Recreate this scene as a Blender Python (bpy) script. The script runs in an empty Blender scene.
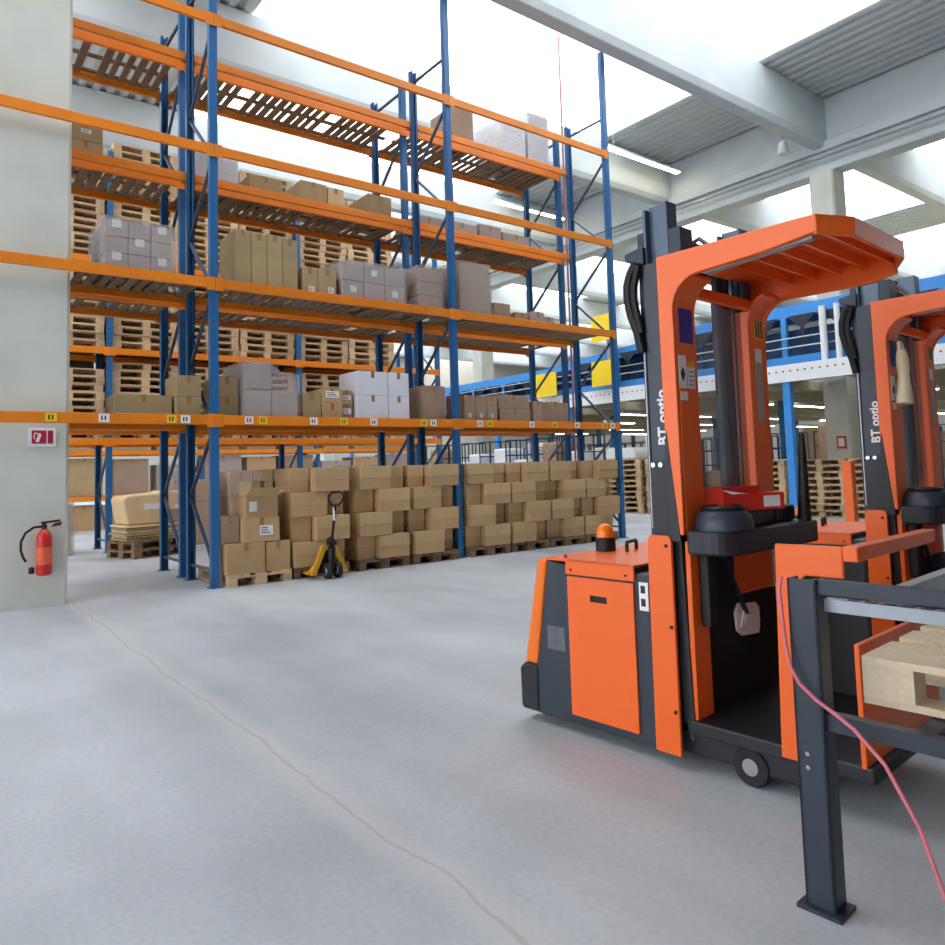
import bpy, math, random
from mathutils import Vector, Matrix
random.seed(7)
S = bpy.context.scene
COL = S.collection

# ------------------------------------------------------------------ camera, sky, light, exposure
cam_d = bpy.data.cameras.new('camera')
cam_d.sensor_width = 36.0
cam_d.lens = 36.0 * 730.37 / 945.0
cam_d.shift_x = 6.5 / 945.0
cam_d.shift_y = -58.5 / 945.0
cam_d.clip_start = 0.05
cam_d.clip_end = 300
cam = bpy.data.objects.new('camera', cam_d)
COL.objects.link(cam)
_yaw, _pitch, _roll = -0.6492363, 0.07337518, -0.030366940
_fw = Vector((-math.sin(_yaw) * math.cos(_pitch), math.cos(_yaw) * math.cos(_pitch), math.sin(_pitch)))
_r = _fw.cross(Vector((0, 0, 1))).normalized()
_u = _r.cross(_fw)
_r2 = _r * math.cos(_roll) + _u * math.sin(_roll)
_u2 = -_r * math.sin(_roll) + _u * math.cos(_roll)
_m = Matrix((_r2, _u2, -_fw)).transposed().to_4x4()
_m.translation = (-2.9548, -9.0060, 1.3589)
cam.matrix_world = _m
S.camera = cam

world = bpy.data.worlds.new('daylight')
S.world = world
world.use_nodes = True
bg = world.node_tree.nodes['Background']
bg.inputs[0].default_value = (0.97, 0.98, 1.0, 1)
bg.inputs[1].default_value = 4.5

S.view_settings.view_transform = 'Standard'
S.view_settings.look = 'None'
S.view_settings.gamma = 1.0
S.view_settings.use_curve_mapping = False
S.view_settings.exposure = 0.0
S.cycles.max_bounces = 8
S.cycles.diffuse_bounces = 4
S.cycles.transparent_max_bounces = 24
S.cycles.caustics_reflective = False
S.cycles.caustics_refractive = False
S.cycles.use_denoising = True


# ------------------------------------------------------------------ helpers
def lin(c):
    out = []
    for v in c:
        v = v / 255.0
        out.append(v / 12.92 if v <= 0.04045 else ((v + 0.055) / 1.055) ** 2.4)
    return (*out, 1.0)


MATS = {}


def mat(name, rgb, rough=0.5, metal=0.0, var=0.0, scale=6.0, spec=0.5, emit=0.0, stretch=None, bump=0.0):
    """plain principled paint with optional noise variation"""
    m = bpy.data.materials.new(name)
    m.use_nodes = True
    nt = m.node_tree
    b = nt.nodes['Principled BSDF']
    b.inputs['Roughness'].default_value = rough
    b.inputs['Metallic'].default_value = metal
    b.inputs['Specular IOR Level'].default_value = spec
    c = lin(rgb)
    b.inputs['Base Color'].default_value = c
    if emit:
        b.inputs['Emission Color'].default_value = c
        b.inputs['Emission Strength'].default_value = emit
    if var or bump:
        tc = nt.nodes.new('ShaderNodeTexCoord')
        mp = nt.nodes.new('ShaderNodeMapping')
        if stretch:
            mp.inputs['Scale'].default_value = stretch
        nz = nt.nodes.new('ShaderNodeTexNoise')
        nz.inputs['Scale'].default_value = scale
        nz.inputs['Detail'].default_value = 4
        nt.links.new(tc.outputs['Object'], mp.inputs[0])
        nt.links.new(mp.outputs[0], nz.inputs['Vector'])
        oi = nt.nodes.new('ShaderNodeObjectInfo')
        ad = nt.nodes.new('ShaderNodeMath')
        ad.operation = 'ADD'
        ad.inputs[1].default_value = 0
        nt.links.new(nz.outputs['Fac'], ad.inputs[0])
        mm = nt.nodes.new('ShaderNodeMath')
        mm.operation = 'MULTIPLY_ADD'
        mm.inputs[1].default_value = 0.35
        mm.inputs[2].default_value = -0.17
        nt.links.new(oi.outputs['Random'], mm.inputs[0])
        nt.links.new(mm.outputs[0], ad.inputs[1])
        rp = nt.nodes.new('ShaderNodeValToRGB')
        e = rp.color_ramp.elements
        e[0].position, e[1].position = 0.25, 0.75
        e[0].color = (*[v * (1 - var) for v in c[:3]], 1)
        e[1].color = (*[min(1, v * (1 + var)) for v in c[:3]], 1)
        nt.links.new(ad.outputs[0], rp.inputs[0])
        nt.links.new(rp.outputs[0], b.inputs['Base Color'])
        if bump:
            bp = nt.nodes.new('ShaderNodeBump')
            bp.inputs['Strength'].default_value = bump
            bp.inputs['Distance'].default_value = 0.02
            nt.links.new(nz.outputs['Fac'], bp.inputs['Height'])
            nt.links.new(bp.outputs[0], b.inputs['Normal'])
    MATS[name] = m
    return m


def clear_mat(name, rgb, alpha, rough=0.15, bump=0.0):
    m = bpy.data.materials.new(name)
    m.use_nodes = True
    nt = m.node_tree
    b = nt.nodes['Principled BSDF']
    out = nt.nodes['Material Output']
    b.inputs['Base Color'].default_value = lin(rgb)
    b.inputs['Roughness'].default_value = rough
    t = nt.nodes.new('ShaderNodeBsdfTransparent')
    t.inputs[0].default_value = (0.95, 0.96, 0.97, 1)
    mx = nt.nodes.new('ShaderNodeMixShader')
    mx.inputs[0].default_value = alpha
    nt.links.new(t.outputs[0], mx.inputs[1])
    nt.links.new(b.outputs[0], mx.inputs[2])
    nt.links.new(mx.outputs[0], out.inputs['Surface'])
    if bump:
        nz = nt.nodes.new('ShaderNodeTexNoise')
        nz.inputs['Scale'].default_value = 9
        nz.inputs['Detail'].default_value = 3
        nz.inputs['Distortion'].default_value = 1.5
        tc = nt.nodes.new('ShaderNodeTexCoord')
        nt.links.new(tc.outputs['Object'], nz.inputs['Vector'])
        bp = nt.nodes.new('ShaderNodeBump')
        bp.inputs['Strength'].default_value = bump
        bp.inputs['Distance'].default_value = 0.05
        nt.links.new(nz.outputs['Fac'], bp.inputs['Height'])
        nt.links.new(bp.outputs[0], b.inputs['Normal'])
    MATS[name] = m
    return m


class MB:
    """collects shapes, then links them as ONE mesh object"""

    def __init__(s):
        s.v, s.f, s.mi, s.sm = [], [], [], []
        s.xf = None

    def _add(s, vs, fs, mi, smooth=False):
        o = len(s.v)
        if s.xf is not None:
            vs = [tuple(s.xf @ Vector(p)) for p in vs]
        s.v += [tuple(p) for p in vs]
        for f in fs:
            s.f.append([o + i for i in f])
            s.mi.append(mi)
            s.sm.append(smooth)
        return s

    def box(s, x0, x1, y0, y1, z0, z1, mi=0, taper=0.0):
        t = taper
        vs = [(x0, y0, z0), (x1, y0, z0), (x1, y1, z0), (x0, y1, z0),
              (x0 + t, y0 + t, z1), (x1 - t, y0 + t, z1), (x1 - t, y1 - t, z1), (x0 + t, y1 - t, z1)]
        return s._add(vs, [(3, 2, 1, 0), (4, 5, 6, 7), (0, 1, 5, 4), (1, 2, 6, 5), (2, 3, 7, 6), (3, 0, 4, 7)], mi)

    def prism(s, poly, axis, a0, a1, mi=0, smooth=False):
        """poly: 2-D points; axis 'x': poly=(y,z), 'y': poly=(x,z), 'z': poly=(x,y)"""
        n = len(poly)
        if axis == 'x':
            g = lambda p, a: (a, p[0], p[1])
        elif axis == 'y':
            g = lambda p, a: (p[0], a, p[1])
        else:
            g = lambda p, a: (p[0], p[1], a)
        ar = sum(poly[i][0] * poly[(i + 1) % n][1] - poly[(i + 1) % n][0] * poly[i][1] for i in range(n))
        P = list(poly) if ar > 0 else list(reversed(poly))
        if axis == 'y':
            P = list(reversed(P))
        vs = [g(p, a0) for p in P] + [g(p, a1) for p in P]
        fs = [tuple(range(n - 1, -1, -1)), tuple(range(n, 2 * n))]
        s._add(vs, fs, mi)
        o = len(s.v) - 2 * n
        for i in range(n):
            j = (i + 1) % n
            s.f.append([o + i, o + j, o + n + j, o + n + i])
            s.mi.append(mi)
            s.sm.append(smooth)
        return s

    def bar(s, a, b, w, h=None, mi=0, up=(0, 0, 1)):
        """rectangular bar from a to b"""
        h = w if h is None else h
        a, b = Vector(a), Vector(b)
        d = (b - a).normalized()
        u = Vector(up)
        if abs(d.dot(u)) > 0.98:
            u = Vector((0, 1, 0))
        r = d.cross(u).normalized() * (w / 2)
        u = r.cross(d).normalized() * (h / 2)
        vs = [a - r - u, a + r - u, a + r + u, a - r + u, b - r - u, b + r - u, b + r + u, b - r + u]
        return s._add(vs, [(0, 1, 2, 3), (7, 6, 5, 4), (4, 5, 1, 0), (5, 6, 2, 1), (6, 7, 3, 2), (7, 4, 0, 3)], mi)

    def tube(s, pts, r, n=8, mi=0, closed=False):
        pts = [Vector(p) for p in pts]
        rs = r if isinstance(r, (list, tuple)) else [r] * len(pts)
        ref = None
        vs, fs = [], []
        for i, p in enumerate(pts):
            if closed:
                d = (pts[(i + 1) % len(pts)] - pts[i - 1]).normalized()
            else:
                d = (pts[min(i + 1, len(pts) - 1)] - pts[max(i - 1, 0)]).normalized()
            if ref is None:
                ref = Vector((0, 0, 1)) if abs(d.z) < 0.9 else Vector((1, 0, 0))
            x = d.cross(ref).normalized()
            ref = x.cross(d).normalized()
            for k in range(n):
                t = 2 * math.pi * k / n
                vs.append(p + x * math.cos(t) * rs[i] + ref * math.sin(t) * rs[i])
        m = len(pts)
        for i in range(m if closed else m - 1):
            j = (i + 1) % m
            for k in range(n):
                q = (k + 1) % n
                fs.append((i * n + k, i * n + q, j * n + q, j * n + k))
        if not closed:
            fs.append(tuple(range(n - 1, -1, -1)))
            fs.append(tuple((m - 1) * n + k for k in range(n)))
        return s._add(vs, fs, mi, True)

    def lathe(s, prof, c=(0, 0, 0), axis='z', n=20, mi=0):
        """prof: (radius, height) list"""
        vs, fs = [], []
        for r, h in prof:
            for k in range(n):
                t = 2 * math.pi * k / n
                a, b = r * math.cos(t), r * math.sin(t)
                p = (a, b, h) if axis == 'z' else ((h, a, b) if axis == 'x' else (b, h, a))
                vs.append((c[0] + p[0], c[1] + p[1], c[2] + p[2]))
        for i in range(len(prof) - 1):
            for k in range(n):
                q = (k + 1) % n
                fs.append((i * n + k, i * n + q, (i + 1) * n + q, (i + 1) * n + k))
        fs.append(tuple(range(n - 1, -1, -1)))
        fs.append(tuple((len(prof) - 1) * n + k for k in range(n)))
        return s._add(vs, fs, mi, True)

    def quad(s, a, b, c, d, mi=0):
        return s._add([a, b, c, d], [(0, 1, 2, 3)], mi)

    def build(s, name, mats, parent=None, bevel=0.0, seg=2, loc=None, rotz=0.0):
        me = bpy.data.meshes.new(name)
        me.from_pydata(s.v, [], s.f)
        if not isinstance(mats, (list, tuple)):
            mats = [mats]
        for m in mats:
            me.materials.append(m)
        me.polygons.foreach_set('material_index', s.mi)
        me.polygons.foreach_set('use_smooth', s.sm)
        me.update()
        o = bpy.data.objects.new(name, me)
        COL.objects.link(o)
        if parent is not None:
            o.parent = parent
        if loc is not None:
            o.location = loc
        if rotz:
            o.rotation_euler = (0, 0, rotz)
        if any(s.sm):
            try:
                me.set_sharp_from_angle(angle=math.radians(40))
            except Exception:
                pass
        if bevel:
            b = o.modifiers.new('bevel', 'BEVEL')
            b.width = bevel
            b.segments = seg
            b.limit_method = 'ANGLE'
            b.angle_limit = math.radians(40)
        return o


def tag(o, label, cat, group=None, kind=None):
    o['label'] = label
    o['category'] = cat
    if group:
        o['group'] = group
    if kind:
        o['kind'] = kind
    return o


def struct(o):
    o['kind'] = 'structure'
    return o


def empty(name, loc=(0, 0, 0), rotz=0.0):
    o = bpy.data.objects.new(name, None)
    o.empty_display_size = 0.2
    COL.objects.link(o)
    o.location = loc
    o.rotation_euler = (0, 0, rotz)
    return o


def kids(o):
    return [c for c in COL.objects if c.parent is o] if False else list(CH.get(o.name, []))


CH = {}


def index_children():
    CH.clear()
    for o in COL.objects:
        if o.parent is not None:
            CH.setdefault(o.parent.name, []).append(o)


def copy_tree(o, parent=None):
    c = o.copy()
    COL.objects.link(c)
    if parent is not None:
        c.parent = parent
    for ch in CH.get(o.name, []):
        copy_tree(ch, c)
    return c


ORD = ['lowest', 'second', 'third', 'fourth', 'fifth', 'sixth', 'seventh', 'eighth', 'ninth', 'tenth', 'eleventh',
       'twelfth', 'thirteenth', 'fourteenth', 'fifteenth', 'sixteenth', 'seventeenth']
ORD1 = ['first'] + ORD[1:]

# ------------------------------------------------------------------ materials
ORANGE_BEAM = mat('orange_beam_paint', (240, 136, 26), 0.45, var=0.10, scale=2.0)
BLUE_POST = mat('blue_rack_paint', (40, 104, 160), 0.4, var=0.08, scale=3.0)
BLUE_DARK = mat('dark_blue_paint', (26, 62, 112), 0.45, var=0.08)
GALV = mat('galvanised_steel', (160, 168, 176), 0.4, 0.6, var=0.1)
BRACE = mat('rack_brace_steel', (74, 92, 118), 0.45, 0.3, var=0.1)
WOOD = mat('pallet_pine', (205, 176, 138), 0.75, var=0.28, scale=5.0, stretch=(1, 6, 3))
WOOD_NEW = mat('fresh_pine', (232, 212, 180), 0.7, var=0.08, scale=4.0, stretch=(2, 14, 14))
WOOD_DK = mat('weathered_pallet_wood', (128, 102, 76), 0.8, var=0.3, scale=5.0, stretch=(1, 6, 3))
CARD = mat('kraft_cardboard', (192, 158, 114), 0.75, var=0.10, scale=3.0)
CARD_LID = mat('kraft_cardboard_lid', (200, 167, 122), 0.75, var=0.10, scale=3.0)
CARD_B = mat('olive_cardboard', (176, 152, 112), 0.75, var=0.12, scale=3.0)
CARD_G = mat('grey_brown_cardboard', (165, 140, 118), 0.75, var=0.12, scale=3.0)
CARD_L = mat('pale_cardboard', (226, 198, 152), 0.75, var=0.10, scale=3.0)
CARD_W = mat('white_carton_board', (226, 228, 236), 0.6, var=0.04, scale=2.0)
CARD_MV = mat('greyish_carton_board', (172, 158, 152), 0.7, var=0.14, scale=3.0)
TAPE = mat('brown_parcel_tape', (162, 122, 76), 0.35)
PAPER = mat('white_paper', (240, 240, 240), 0.7, var=0.03)
PAPERY = mat('yellow_label_stock', (246, 208, 40), 0.6)
INK = mat('printed_black_ink', (40, 38, 44), 0.6)
SIGNRED = mat('sign_red_print', (190, 34, 62), 0.5)
FILM = clear_mat('stretch_film', (224, 214, 212), 0.30, 0.10, bump=0.9)
FILM_W = clear_mat('milky_stretch_film', (240, 242, 246), 0.62, 0.2, bump=0.6)
SCREEN = clear_mat('clear_polycarbonate', (225, 230, 232), 0.10, 0.1)
CONC = mat('cast_concrete', (198, 206, 208), 0.8, var=0.08, scale=1.3, bump=0.1)
CONC_C = mat('column_concrete', (204, 206, 196), 0.8, var=0.10, scale=1.6, bump=0.08)
WALLP = mat('wall_render', (178, 174, 164), 0.85, var=0.05, scale=0.8)
DECK = mat('ceiling_corrugated_steel', (196, 200, 202), 0.6, 0.1, var=0.06, scale=0.6)
TRUCK_O = mat('truck_orange_paint', (253, 110, 38), 0.33, var=0.03, scale=2.0)
TRUCK_O2 = mat('truck_amber_paint', (250, 124, 28), 0.32)
TRUCK_G = mat('truck_slate_grey_paint', (50, 58, 70), 0.4, var=0.06)
TRUCK_D = mat('truck_dark_plastic', (34, 36, 42), 0.45, var=0.06)
MASTG = mat('mast_steel', (88, 104, 122), 0.35, 0.35, var=0.05)
MASTD = mat('mast_dark_steel', (48, 56, 68), 0.4, 0.3)
BLACK = mat('black_rubber', (18, 18, 20), 0.55)
TYRE = mat('tyre_rubber', (28, 28, 30), 0.7, var=0.1)
CHROME = mat('bare_steel', (190, 192, 196), 0.25, 0.9)
RED = mat('signal_red_paint', (206, 40, 34), 0.35)
REDBOX = mat('red_board', (212, 48, 30), 0.5)
YEL = mat('yellow_panel_paint', (244, 208, 24), 0.5, var=0.04)
YELJ = mat('pallet_jack_yellow', (232, 170, 40), 0.4, var=0.05)
CONV = mat('conveyor_blue_paint', (62, 146, 222), 0.45, var=0.06)
CONVD = mat('conveyor_dark_parts', (30, 38, 54), 0.5)
MEZZW = mat('mezzanine_white_steel', (232, 234, 236), 0.5)
LAMPE = mat('lamp_tube_glow', (255, 244, 214), 0.5, emit=14.0)
LAMPB = mat('lamp_housing_white', (222, 226, 228), 0.5)
NAVY = mat('navy_sticker', (38, 56, 150), 0.5)
YSTK = mat('yellow_sticker', (226, 196, 40), 0.5)
GREYSTK = mat('grey_sticker', (176, 170, 168), 0.5)
AMBER = mat('amber_lens', (255, 130, 20), 0.15)
CABLE = mat('pinkish_red_cable', (226, 120, 132), 0.45)
CLOTH = mat('cream_glove_leather', (226, 212, 178), 0.85, var=0.08, scale=14, bump=0.3)
WHITEPL = mat('white_poly_wrap', (240, 244, 246), 0.3, var=0.03)


def floor_material():
    m = bpy.data.materials.new('concrete_floor')
    m.use_nodes = True
    nt = m.node_tree
    N, Lk = nt.nodes, nt.links
    b = N['Principled BSDF']
    b.inputs['Roughness'].default_value = 0.5
    b.inputs['Specular IOR Level'].default_value = 0.35
    tc = N.new('ShaderNodeTexCoord')

    def noise(sc, det, src=None):
        n = N.new('ShaderNodeTexNoise')
        n.inputs['Scale'].default_value = sc
        n.inputs['Detail'].default_value = det
        Lk.new(src or tc.outputs['Object'], n.inputs['Vector'])
        return n

    def ramp(src, p0, p1, c0, c1):
        r = N.new('ShaderNodeValToRGB')
        e = r.color_ramp.elements
        e[0].position, e[1].position = p0, p1
        e[0].color, e[1].color = c0, c1
        Lk.new(src, r.inputs[0])
        return r
    a = lin((176, 182, 188))
    c = lin((207, 212, 217))
    big = ramp(noise(0.45, 5).outputs['Fac'], 0.35, 0.68, a, c)
    mp = N.new('ShaderNodeMapping')
    mp.inputs['Scale'].default_value = (1.0, 0.25, 1)
    mp.inputs['Rotation'].default_value = (0, 0, 0.35)
    Lk.new(tc.outputs['Object'], mp.inputs[0])
    streak = ramp(noise(1.6, 6, mp.outputs[0]).outputs['Fac'], 0.35, 0.7, (0.86, 0.86, 0.86, 1), (1.06, 1.06, 1.06, 1))
    mul = N.new('ShaderNodeMixRGB')
    mul.blend_type = 'MULTIPLY'
    mul.inputs[0].default_value = 1
    Lk.new(big.outputs[0], mul.inputs[1])
    Lk.new(streak.outputs[0], mul.inputs[2])
    fine = ramp(noise(40, 3).outputs['Fac'], 0.3, 0.7, (0.93, 0.93, 0.93, 1), (1.05, 1.05, 1.05, 1))
    mul2 = N.new('ShaderNodeMixRGB')
    mul2.blend_type = 'MULTIPLY'
    mul2.inputs[0].default_value = 1
    Lk.new(mul.outputs[0], mul2.inputs[1])
    Lk.new(fine.outputs[0], mul2.inputs[2])
    # the worn filled joint along x = -1.52
    sx = N.new('ShaderNodeSeparateXYZ')
    Lk.new(tc.outputs['Object'], sx.inputs[0])
    wob = noise(2.2, 5)
    w2 = N.new('ShaderNodeMath')
    w2.operation = 'MULTIPLY_ADD'
    w2.inputs[1].default_value = 0.14
    w2.inputs[2].default_value = 1.45
    Lk.new(wob.outputs['Fac'], w2.inputs[0])
    ad = N.new('ShaderNodeMath')
    Lk.new(sx.outputs[0], ad.inputs[0])
    Lk.new(w2.outputs[0], ad.inputs[1])
    ab = N.new('ShaderNodeMath')
    ab.operation = 'ABSOLUTE'
    Lk.new(ad.outputs[0], ab.inputs[0])
    wide = ramp(ab.outputs[0], 0.02, 0.13, (0.5, 0.5, 0.5, 1), (0, 0, 0, 1))
    mixw = N.new('ShaderNodeMixRGB')
    Lk.new(wide.outputs[0], mixw.inputs[0])
    Lk.new(mul2.outputs[0], mixw.inputs[1])
    mixw.inputs[2].default_value = lin((204, 203, 198))
    thin = ramp(ab.outputs[0], 0.003, 0.013, (0.45, 0.45, 0.45, 1), (0, 0, 0, 1))
    mixt = N.new('ShaderNodeMixRGB')
    Lk.new(thin.outputs[0], mixt.inputs[0])
    Lk.new(mixw.outputs[0], mixt.inputs[1])
    mixt.inputs[2].default_value = lin((150, 150, 148))
    Lk.new(mixt.outputs[0], b.inputs['Base Color'])
    bp = N.new('ShaderNodeBump')
    bp.inputs['Strength'].default_value = 0.08
    Lk.new(noise(25, 4).outputs['Fac'], bp.inputs['Height'])
    Lk.new(bp.outputs[0], b.inputs['Normal'])
    return m


FLOOR = floor_material()
GLASS = clear_mat('skylight_pane', (255, 255, 255), 0.08, 0.2)

# ------------------------------------------------------------------ the hall
struct(MB().box(-14, 45, -16, 40, -0.2, 0.0).build('floor', FLOOR))
DZ = 10.3
BEAMY = [-9.7, -5.0, -0.3, 4.4, 9.1, 13.8, 18.5, 23.2, 27.9, 32.6]


def deck(x0, x1, y0, y1, mb):
    """trapezoid sheeting, ribs along y"""
    p = 0.30
    x = x0
    prof = []
    while x < x1 - 1e-6:
        e = min(x + p, x1)
        for dx, z in ((0, 0), (0.10, 0), (0.14, 0.07), (0.26, 0.07), (0.30, 0.0)):
            if x + dx <= e + 1e-6:
                prof.append((x + dx, DZ + z))
        x = e
    n = len(prof)
    vs = [(a, y0, z) for a, z in prof] + [(a, y1, z) for a, z in prof]
    mb._add(vs, [(i, i + 1, n + i + 1, n + i) for i in range(n - 1)], 0)
    mb.box(x0, x1, y0, y1, DZ + 0.075, DZ + 0.2)


d = MB()
for x0, x1 in ((-14, -9), (-1.0, 2.2), (12.2, 15.2), (15.6, 20.0), (26.0, 29.0), (36, 45)):
    deck(x0, x1, -16, 40, d)
deck(-9, -1.0, -16, -5, d)
deck(2.2, 12.2, -16, -5, d)
deck(20, 26, -16, -10, d)
struct(d.build('ceiling', DECK))
wn = 1
for (x0, x1, ya) in ((-9, -1.0, -5.0), (2.2, 12.2, -5.0), (20.0, 26.0, -10), (29.0, 36.0, -16)):
    ys = [ya] + [b for b in BEAMY if b > ya + 1]
    for y0, y1 in zip(ys[:-1], ys[1:]):
        w = MB()
        w.box(x0, x1, y0 + 0.2, y1 - 0.2, DZ + 0.05, DZ + 0.07)
        struct(w.build('window_%d' % wn, GLASS))
        wn += 1
bn = 1
for y in BEAMY:
    b = MB()
    for xa, xb in ((-14, 15.05), (15.55, 45)):
        b.prism([(y - 0.14, 9.05), (y + 0.14, 9.05), (y + 0.2, 9.2), (y + 0.2, DZ - 0.01), (y - 0.2, DZ - 0.01), (y - 0.2, 9.2)], 'x', xa, xb)
    struct(b.build('roof_beam', CONC, bevel=0.02))
g = MB()
g.box(15.05, 15.55, -16, 40, 8.45, DZ - 0.01).box(14.93, 15.67, -16, 40, 8.95, 9.2)
struct(g.build('girder_beam', CONC, bevel=0.02))
for y in (-13.0, -0.3, 13.8, 27.9):
    struct(MB().prism([(14.98, y - 0.26), (15.02, y - 0.3), (15.58, y - 0.3), (15.62, y - 0.26), (15.62, y + 0.26), (15.58, y + 0.3), (15.02, y + 0.3), (14.98, y + 0.26)], 'z', 0, 8.45).build('concrete_column', CONC_C))
for x, y in ((32.0, -0.3), (32.0, 13.8)):
    struct(MB().box(x - 0.3, x + 0.3, y - 0.3, y + 0.3, 0, 9.1).build('concrete_column', CONC_C))
# the near column, chamfered edges
struct(MB().prism([(-2.62, 0.15), (-2.59, 0.12), (-1.605, 0.12), (-1.572, 0.15), (-1.572, 0.78), (-2.62, 0.78)], 'z', 0, 9.05).build('concrete_column', CONC_C))
# walls
struct(MB().box(-14, 45, 40, 40.3, 0, DZ + 0.2).build('wall_back', WALLP))
struct(MB().box(45, 45.3, -16, 40, 0, DZ + 0.2).build('wall_right', WALLP))
struct(MB().box(-14, 45, -16.3, -16, 0, DZ + 0.2).build('wall_front', mat('front_wall_grey', (92, 94, 96), 0.85, var=0.05)))
wl = MB()
wl.box(-14.3, -14, -16, 40, 8.0, DZ + 0.2).box(-14.3, -14, 4, 40, 0, 8.0).box(-14.3, -14, -16, -15, 0, 8.0).box(-14.3, -14, -15, 4, 0, 0.3)
struct(wl.build('wall_left', WALLP))
fr = MB()
for k in range(9):
    y = -15 + k * 19 / 8
    fr.box(-14.2, -14.05, y - 0.06, y + 0.06, 0.3, 8.0)
fr.box(-14.2, -14.05, -15, 4, 4.1, 4.22)
struct(MB().box(-14.16, -14.14, -15, 4, 0.3, 8.0).build('window_%d' % wn, GLASS))
struct(fr.build('trim_1', LAMPB))


# ------------------------------------------------------------------ pallet racking
LV = [2.098, 3.802, 5.513, 7.237]
BH = 0.12


def post(mb, x, y, z1, w=0.10, dpt=0.075):
    """open-fronted rack post: web plus two flanges and lips"""
    mb.box(x - w / 2, x + w / 2, y - 0.012, y + 0.012, 0.012, z1)
    mb.box(x - w / 2, x - w / 2 + 0.012, y, y + dpt, 0.012, z1)
    mb.box(x + w / 2 - 0.012, x + w / 2, y, y + dpt, 0.012, z1)
    mb.box(x - w / 2, x - w / 2 + 0.03, y + dpt - 0.008, y + dpt, 0.012, z1)
    mb.box(x + w / 2 - 0.03, x + w / 2, y + dpt - 0.008, y + dpt, 0.012, z1)
    # punched slots, shown as small raised teeth on the web
    return mb


def make_frame(rack, x, y0, y1, zf, zr, name='upright_frame'):
    root = empty(name, (x, y0, 0))
    root.parent = rack
    dd = y1 - y0
    post(MB(), 0, 0, zf).build('post', BLUE_POST, root)
    r = MB()
    r.xf = Matrix.Translation((0, dd, 0)) @ Matrix.Rotation(math.pi, 4, 'Z')
    post(r, 0, 0, zr)
    r.build('post', BLUE_POST, root)
    MB().box(-0.075, 0.075, -0.05, 0.11, 0, 0.012).build('foot_plate', BLUE_POST, root)
    MB().box(-0.075, 0.075, dd - 0.11, dd + 0.05, 0, 0.012).build('foot_plate', BLUE_POST, root)
    z = 0.25
    side = 0
    top = min(zf, zr) - 0.2
    while z + 0.85 < top:
        ya, yb = (0.05, dd - 0.05) if side == 0 else (dd - 0.05, 0.05)
        MB().bar((0, ya, z), (0, yb, z + 0.82), 0.04, 0.03).build('brace', BRACE, root)
        z += 0.86
        side ^= 1
    for zz in (0.2, top):
        MB().bar((0, 0.05, zz), (0, dd - 0.05, zz), 0.04, 0.03).build('brace', BRACE, root)
    return root


def make_beam(rack, xa, xb, y, ztop, front=True, labels=(), inner=False):
    """box beam with stepped profile and hooked end plates; y is its outer face"""
    s = 1 if front else -1
    bm = MB()
    ya, yb = y - s * 0.02, y + s * 0.03
    bm.prism([(ya, ztop - BH), (yb, ztop - BH), (yb, ztop - 0.03), (yb - s * 0.012, ztop - 0.03), (yb - s * 0.012, ztop), (ya, ztop)], 'x', xa + 0.052, xb - 0.052)
    o = bm.build('beam', ORANGE_BEAM, rack, bevel=0.004, seg=1)
    for x in (xa + 0.052, xb - 0.052):
        q = 1 if x < (xa + xb) / 2 else -1
        yy = sorted((y - s * 0.024, y - s * 0.016))
        MB().box(*sorted((x - q * 0.049, x + q * 0.05)), yy[0], yy[1], ztop - 0.15, ztop + 0.015).build('end_plate', ORANGE_BEAM, o)
    for lx, yellow in labels:
        l = MB()
        if inner:
            l.xf = Matrix.Translation((0, 2 * y + 0.030, 0)) @ Matrix.Scale(-1, 4, (0, 1, 0))
        l.box(lx - 0.055, lx + 0.055, y - s * 0.026, y - s * 0.0205, ztop - 0.105, ztop - 0.012, 0)
        for k in range(2):
            gx = lx - 0.022 + k * 0.034
            l.box(gx - 0.008, gx + 0.008, y - s * 0.0275, y - s * 0.026, ztop - 0.085, ztop - 0.032, 1)
        q = l.build('label', [PAPERY if yellow else PAPER, INK], o)
        q['label'] = 'yellow location label' if yellow else 'white location label'
    return o


def slat_deck(rack, xa, xb, y0, y1, z, n=24):
    m = MB()
    w = (xb - xa - 0.16) / n
    for k in range(n):
        if random.random() < 0.1:
            continue
        x = xa + 0.08 + k * w
        m.box(x + 0.012, x + w * random.uniform(0.62, 0.9), y0 + 0.06, y1 - 0.06, z - 0.045, z - 0.022)
    for yy in (y0 + 0.09, (y0 + y1) / 2, y1 - 0.09):
        m.box(xa + 0.08, xb - 0.08, yy - 0.045, yy + 0.045, z - 0.022, z - 0.001)
    return m.build('slatted_deck', WOOD_DK, rack)


FX = [-3.7, 0.0, 3.7, 7.4]
D = 1.02
GAP = 0.275
Y2 = D + GAP
Y3 = Y2 + D
rack1 = tag(empty('pallet_rack', (0, 0, 0)), 'front pallet rack of blue posts and orange beams over the long carton wall', 'rack', 'pallet racks')
for x in FX:
    make_frame(rack1, x, 0, D, 9.2, 8.1)
lab1 = {0: [(45, 1), (95, 0), (165, 1), (181, 0)], 1: [(248, 0), (264, 1), (318, 0), (350, 1), (380, 0), (427, 1), (436, 0)],
        2: [(478, 0), (487, 1), (524, 0), (545, 1), (565, 0), (597, 1), (606, 0)]}
PX2X = {45: -1.77, 95: -1.25, 165: -0.52, 181: -0.36, 248: 0.42, 264: 0.60, 318: 1.30, 350: 1.75, 380: 2.22, 427: 3.07, 436: 3.24,
        478: 4.12, 487: 4.33, 524: 5.22, 545: 5.75, 565: 6.28, 597: 7.0, 606: 7.2}
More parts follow.
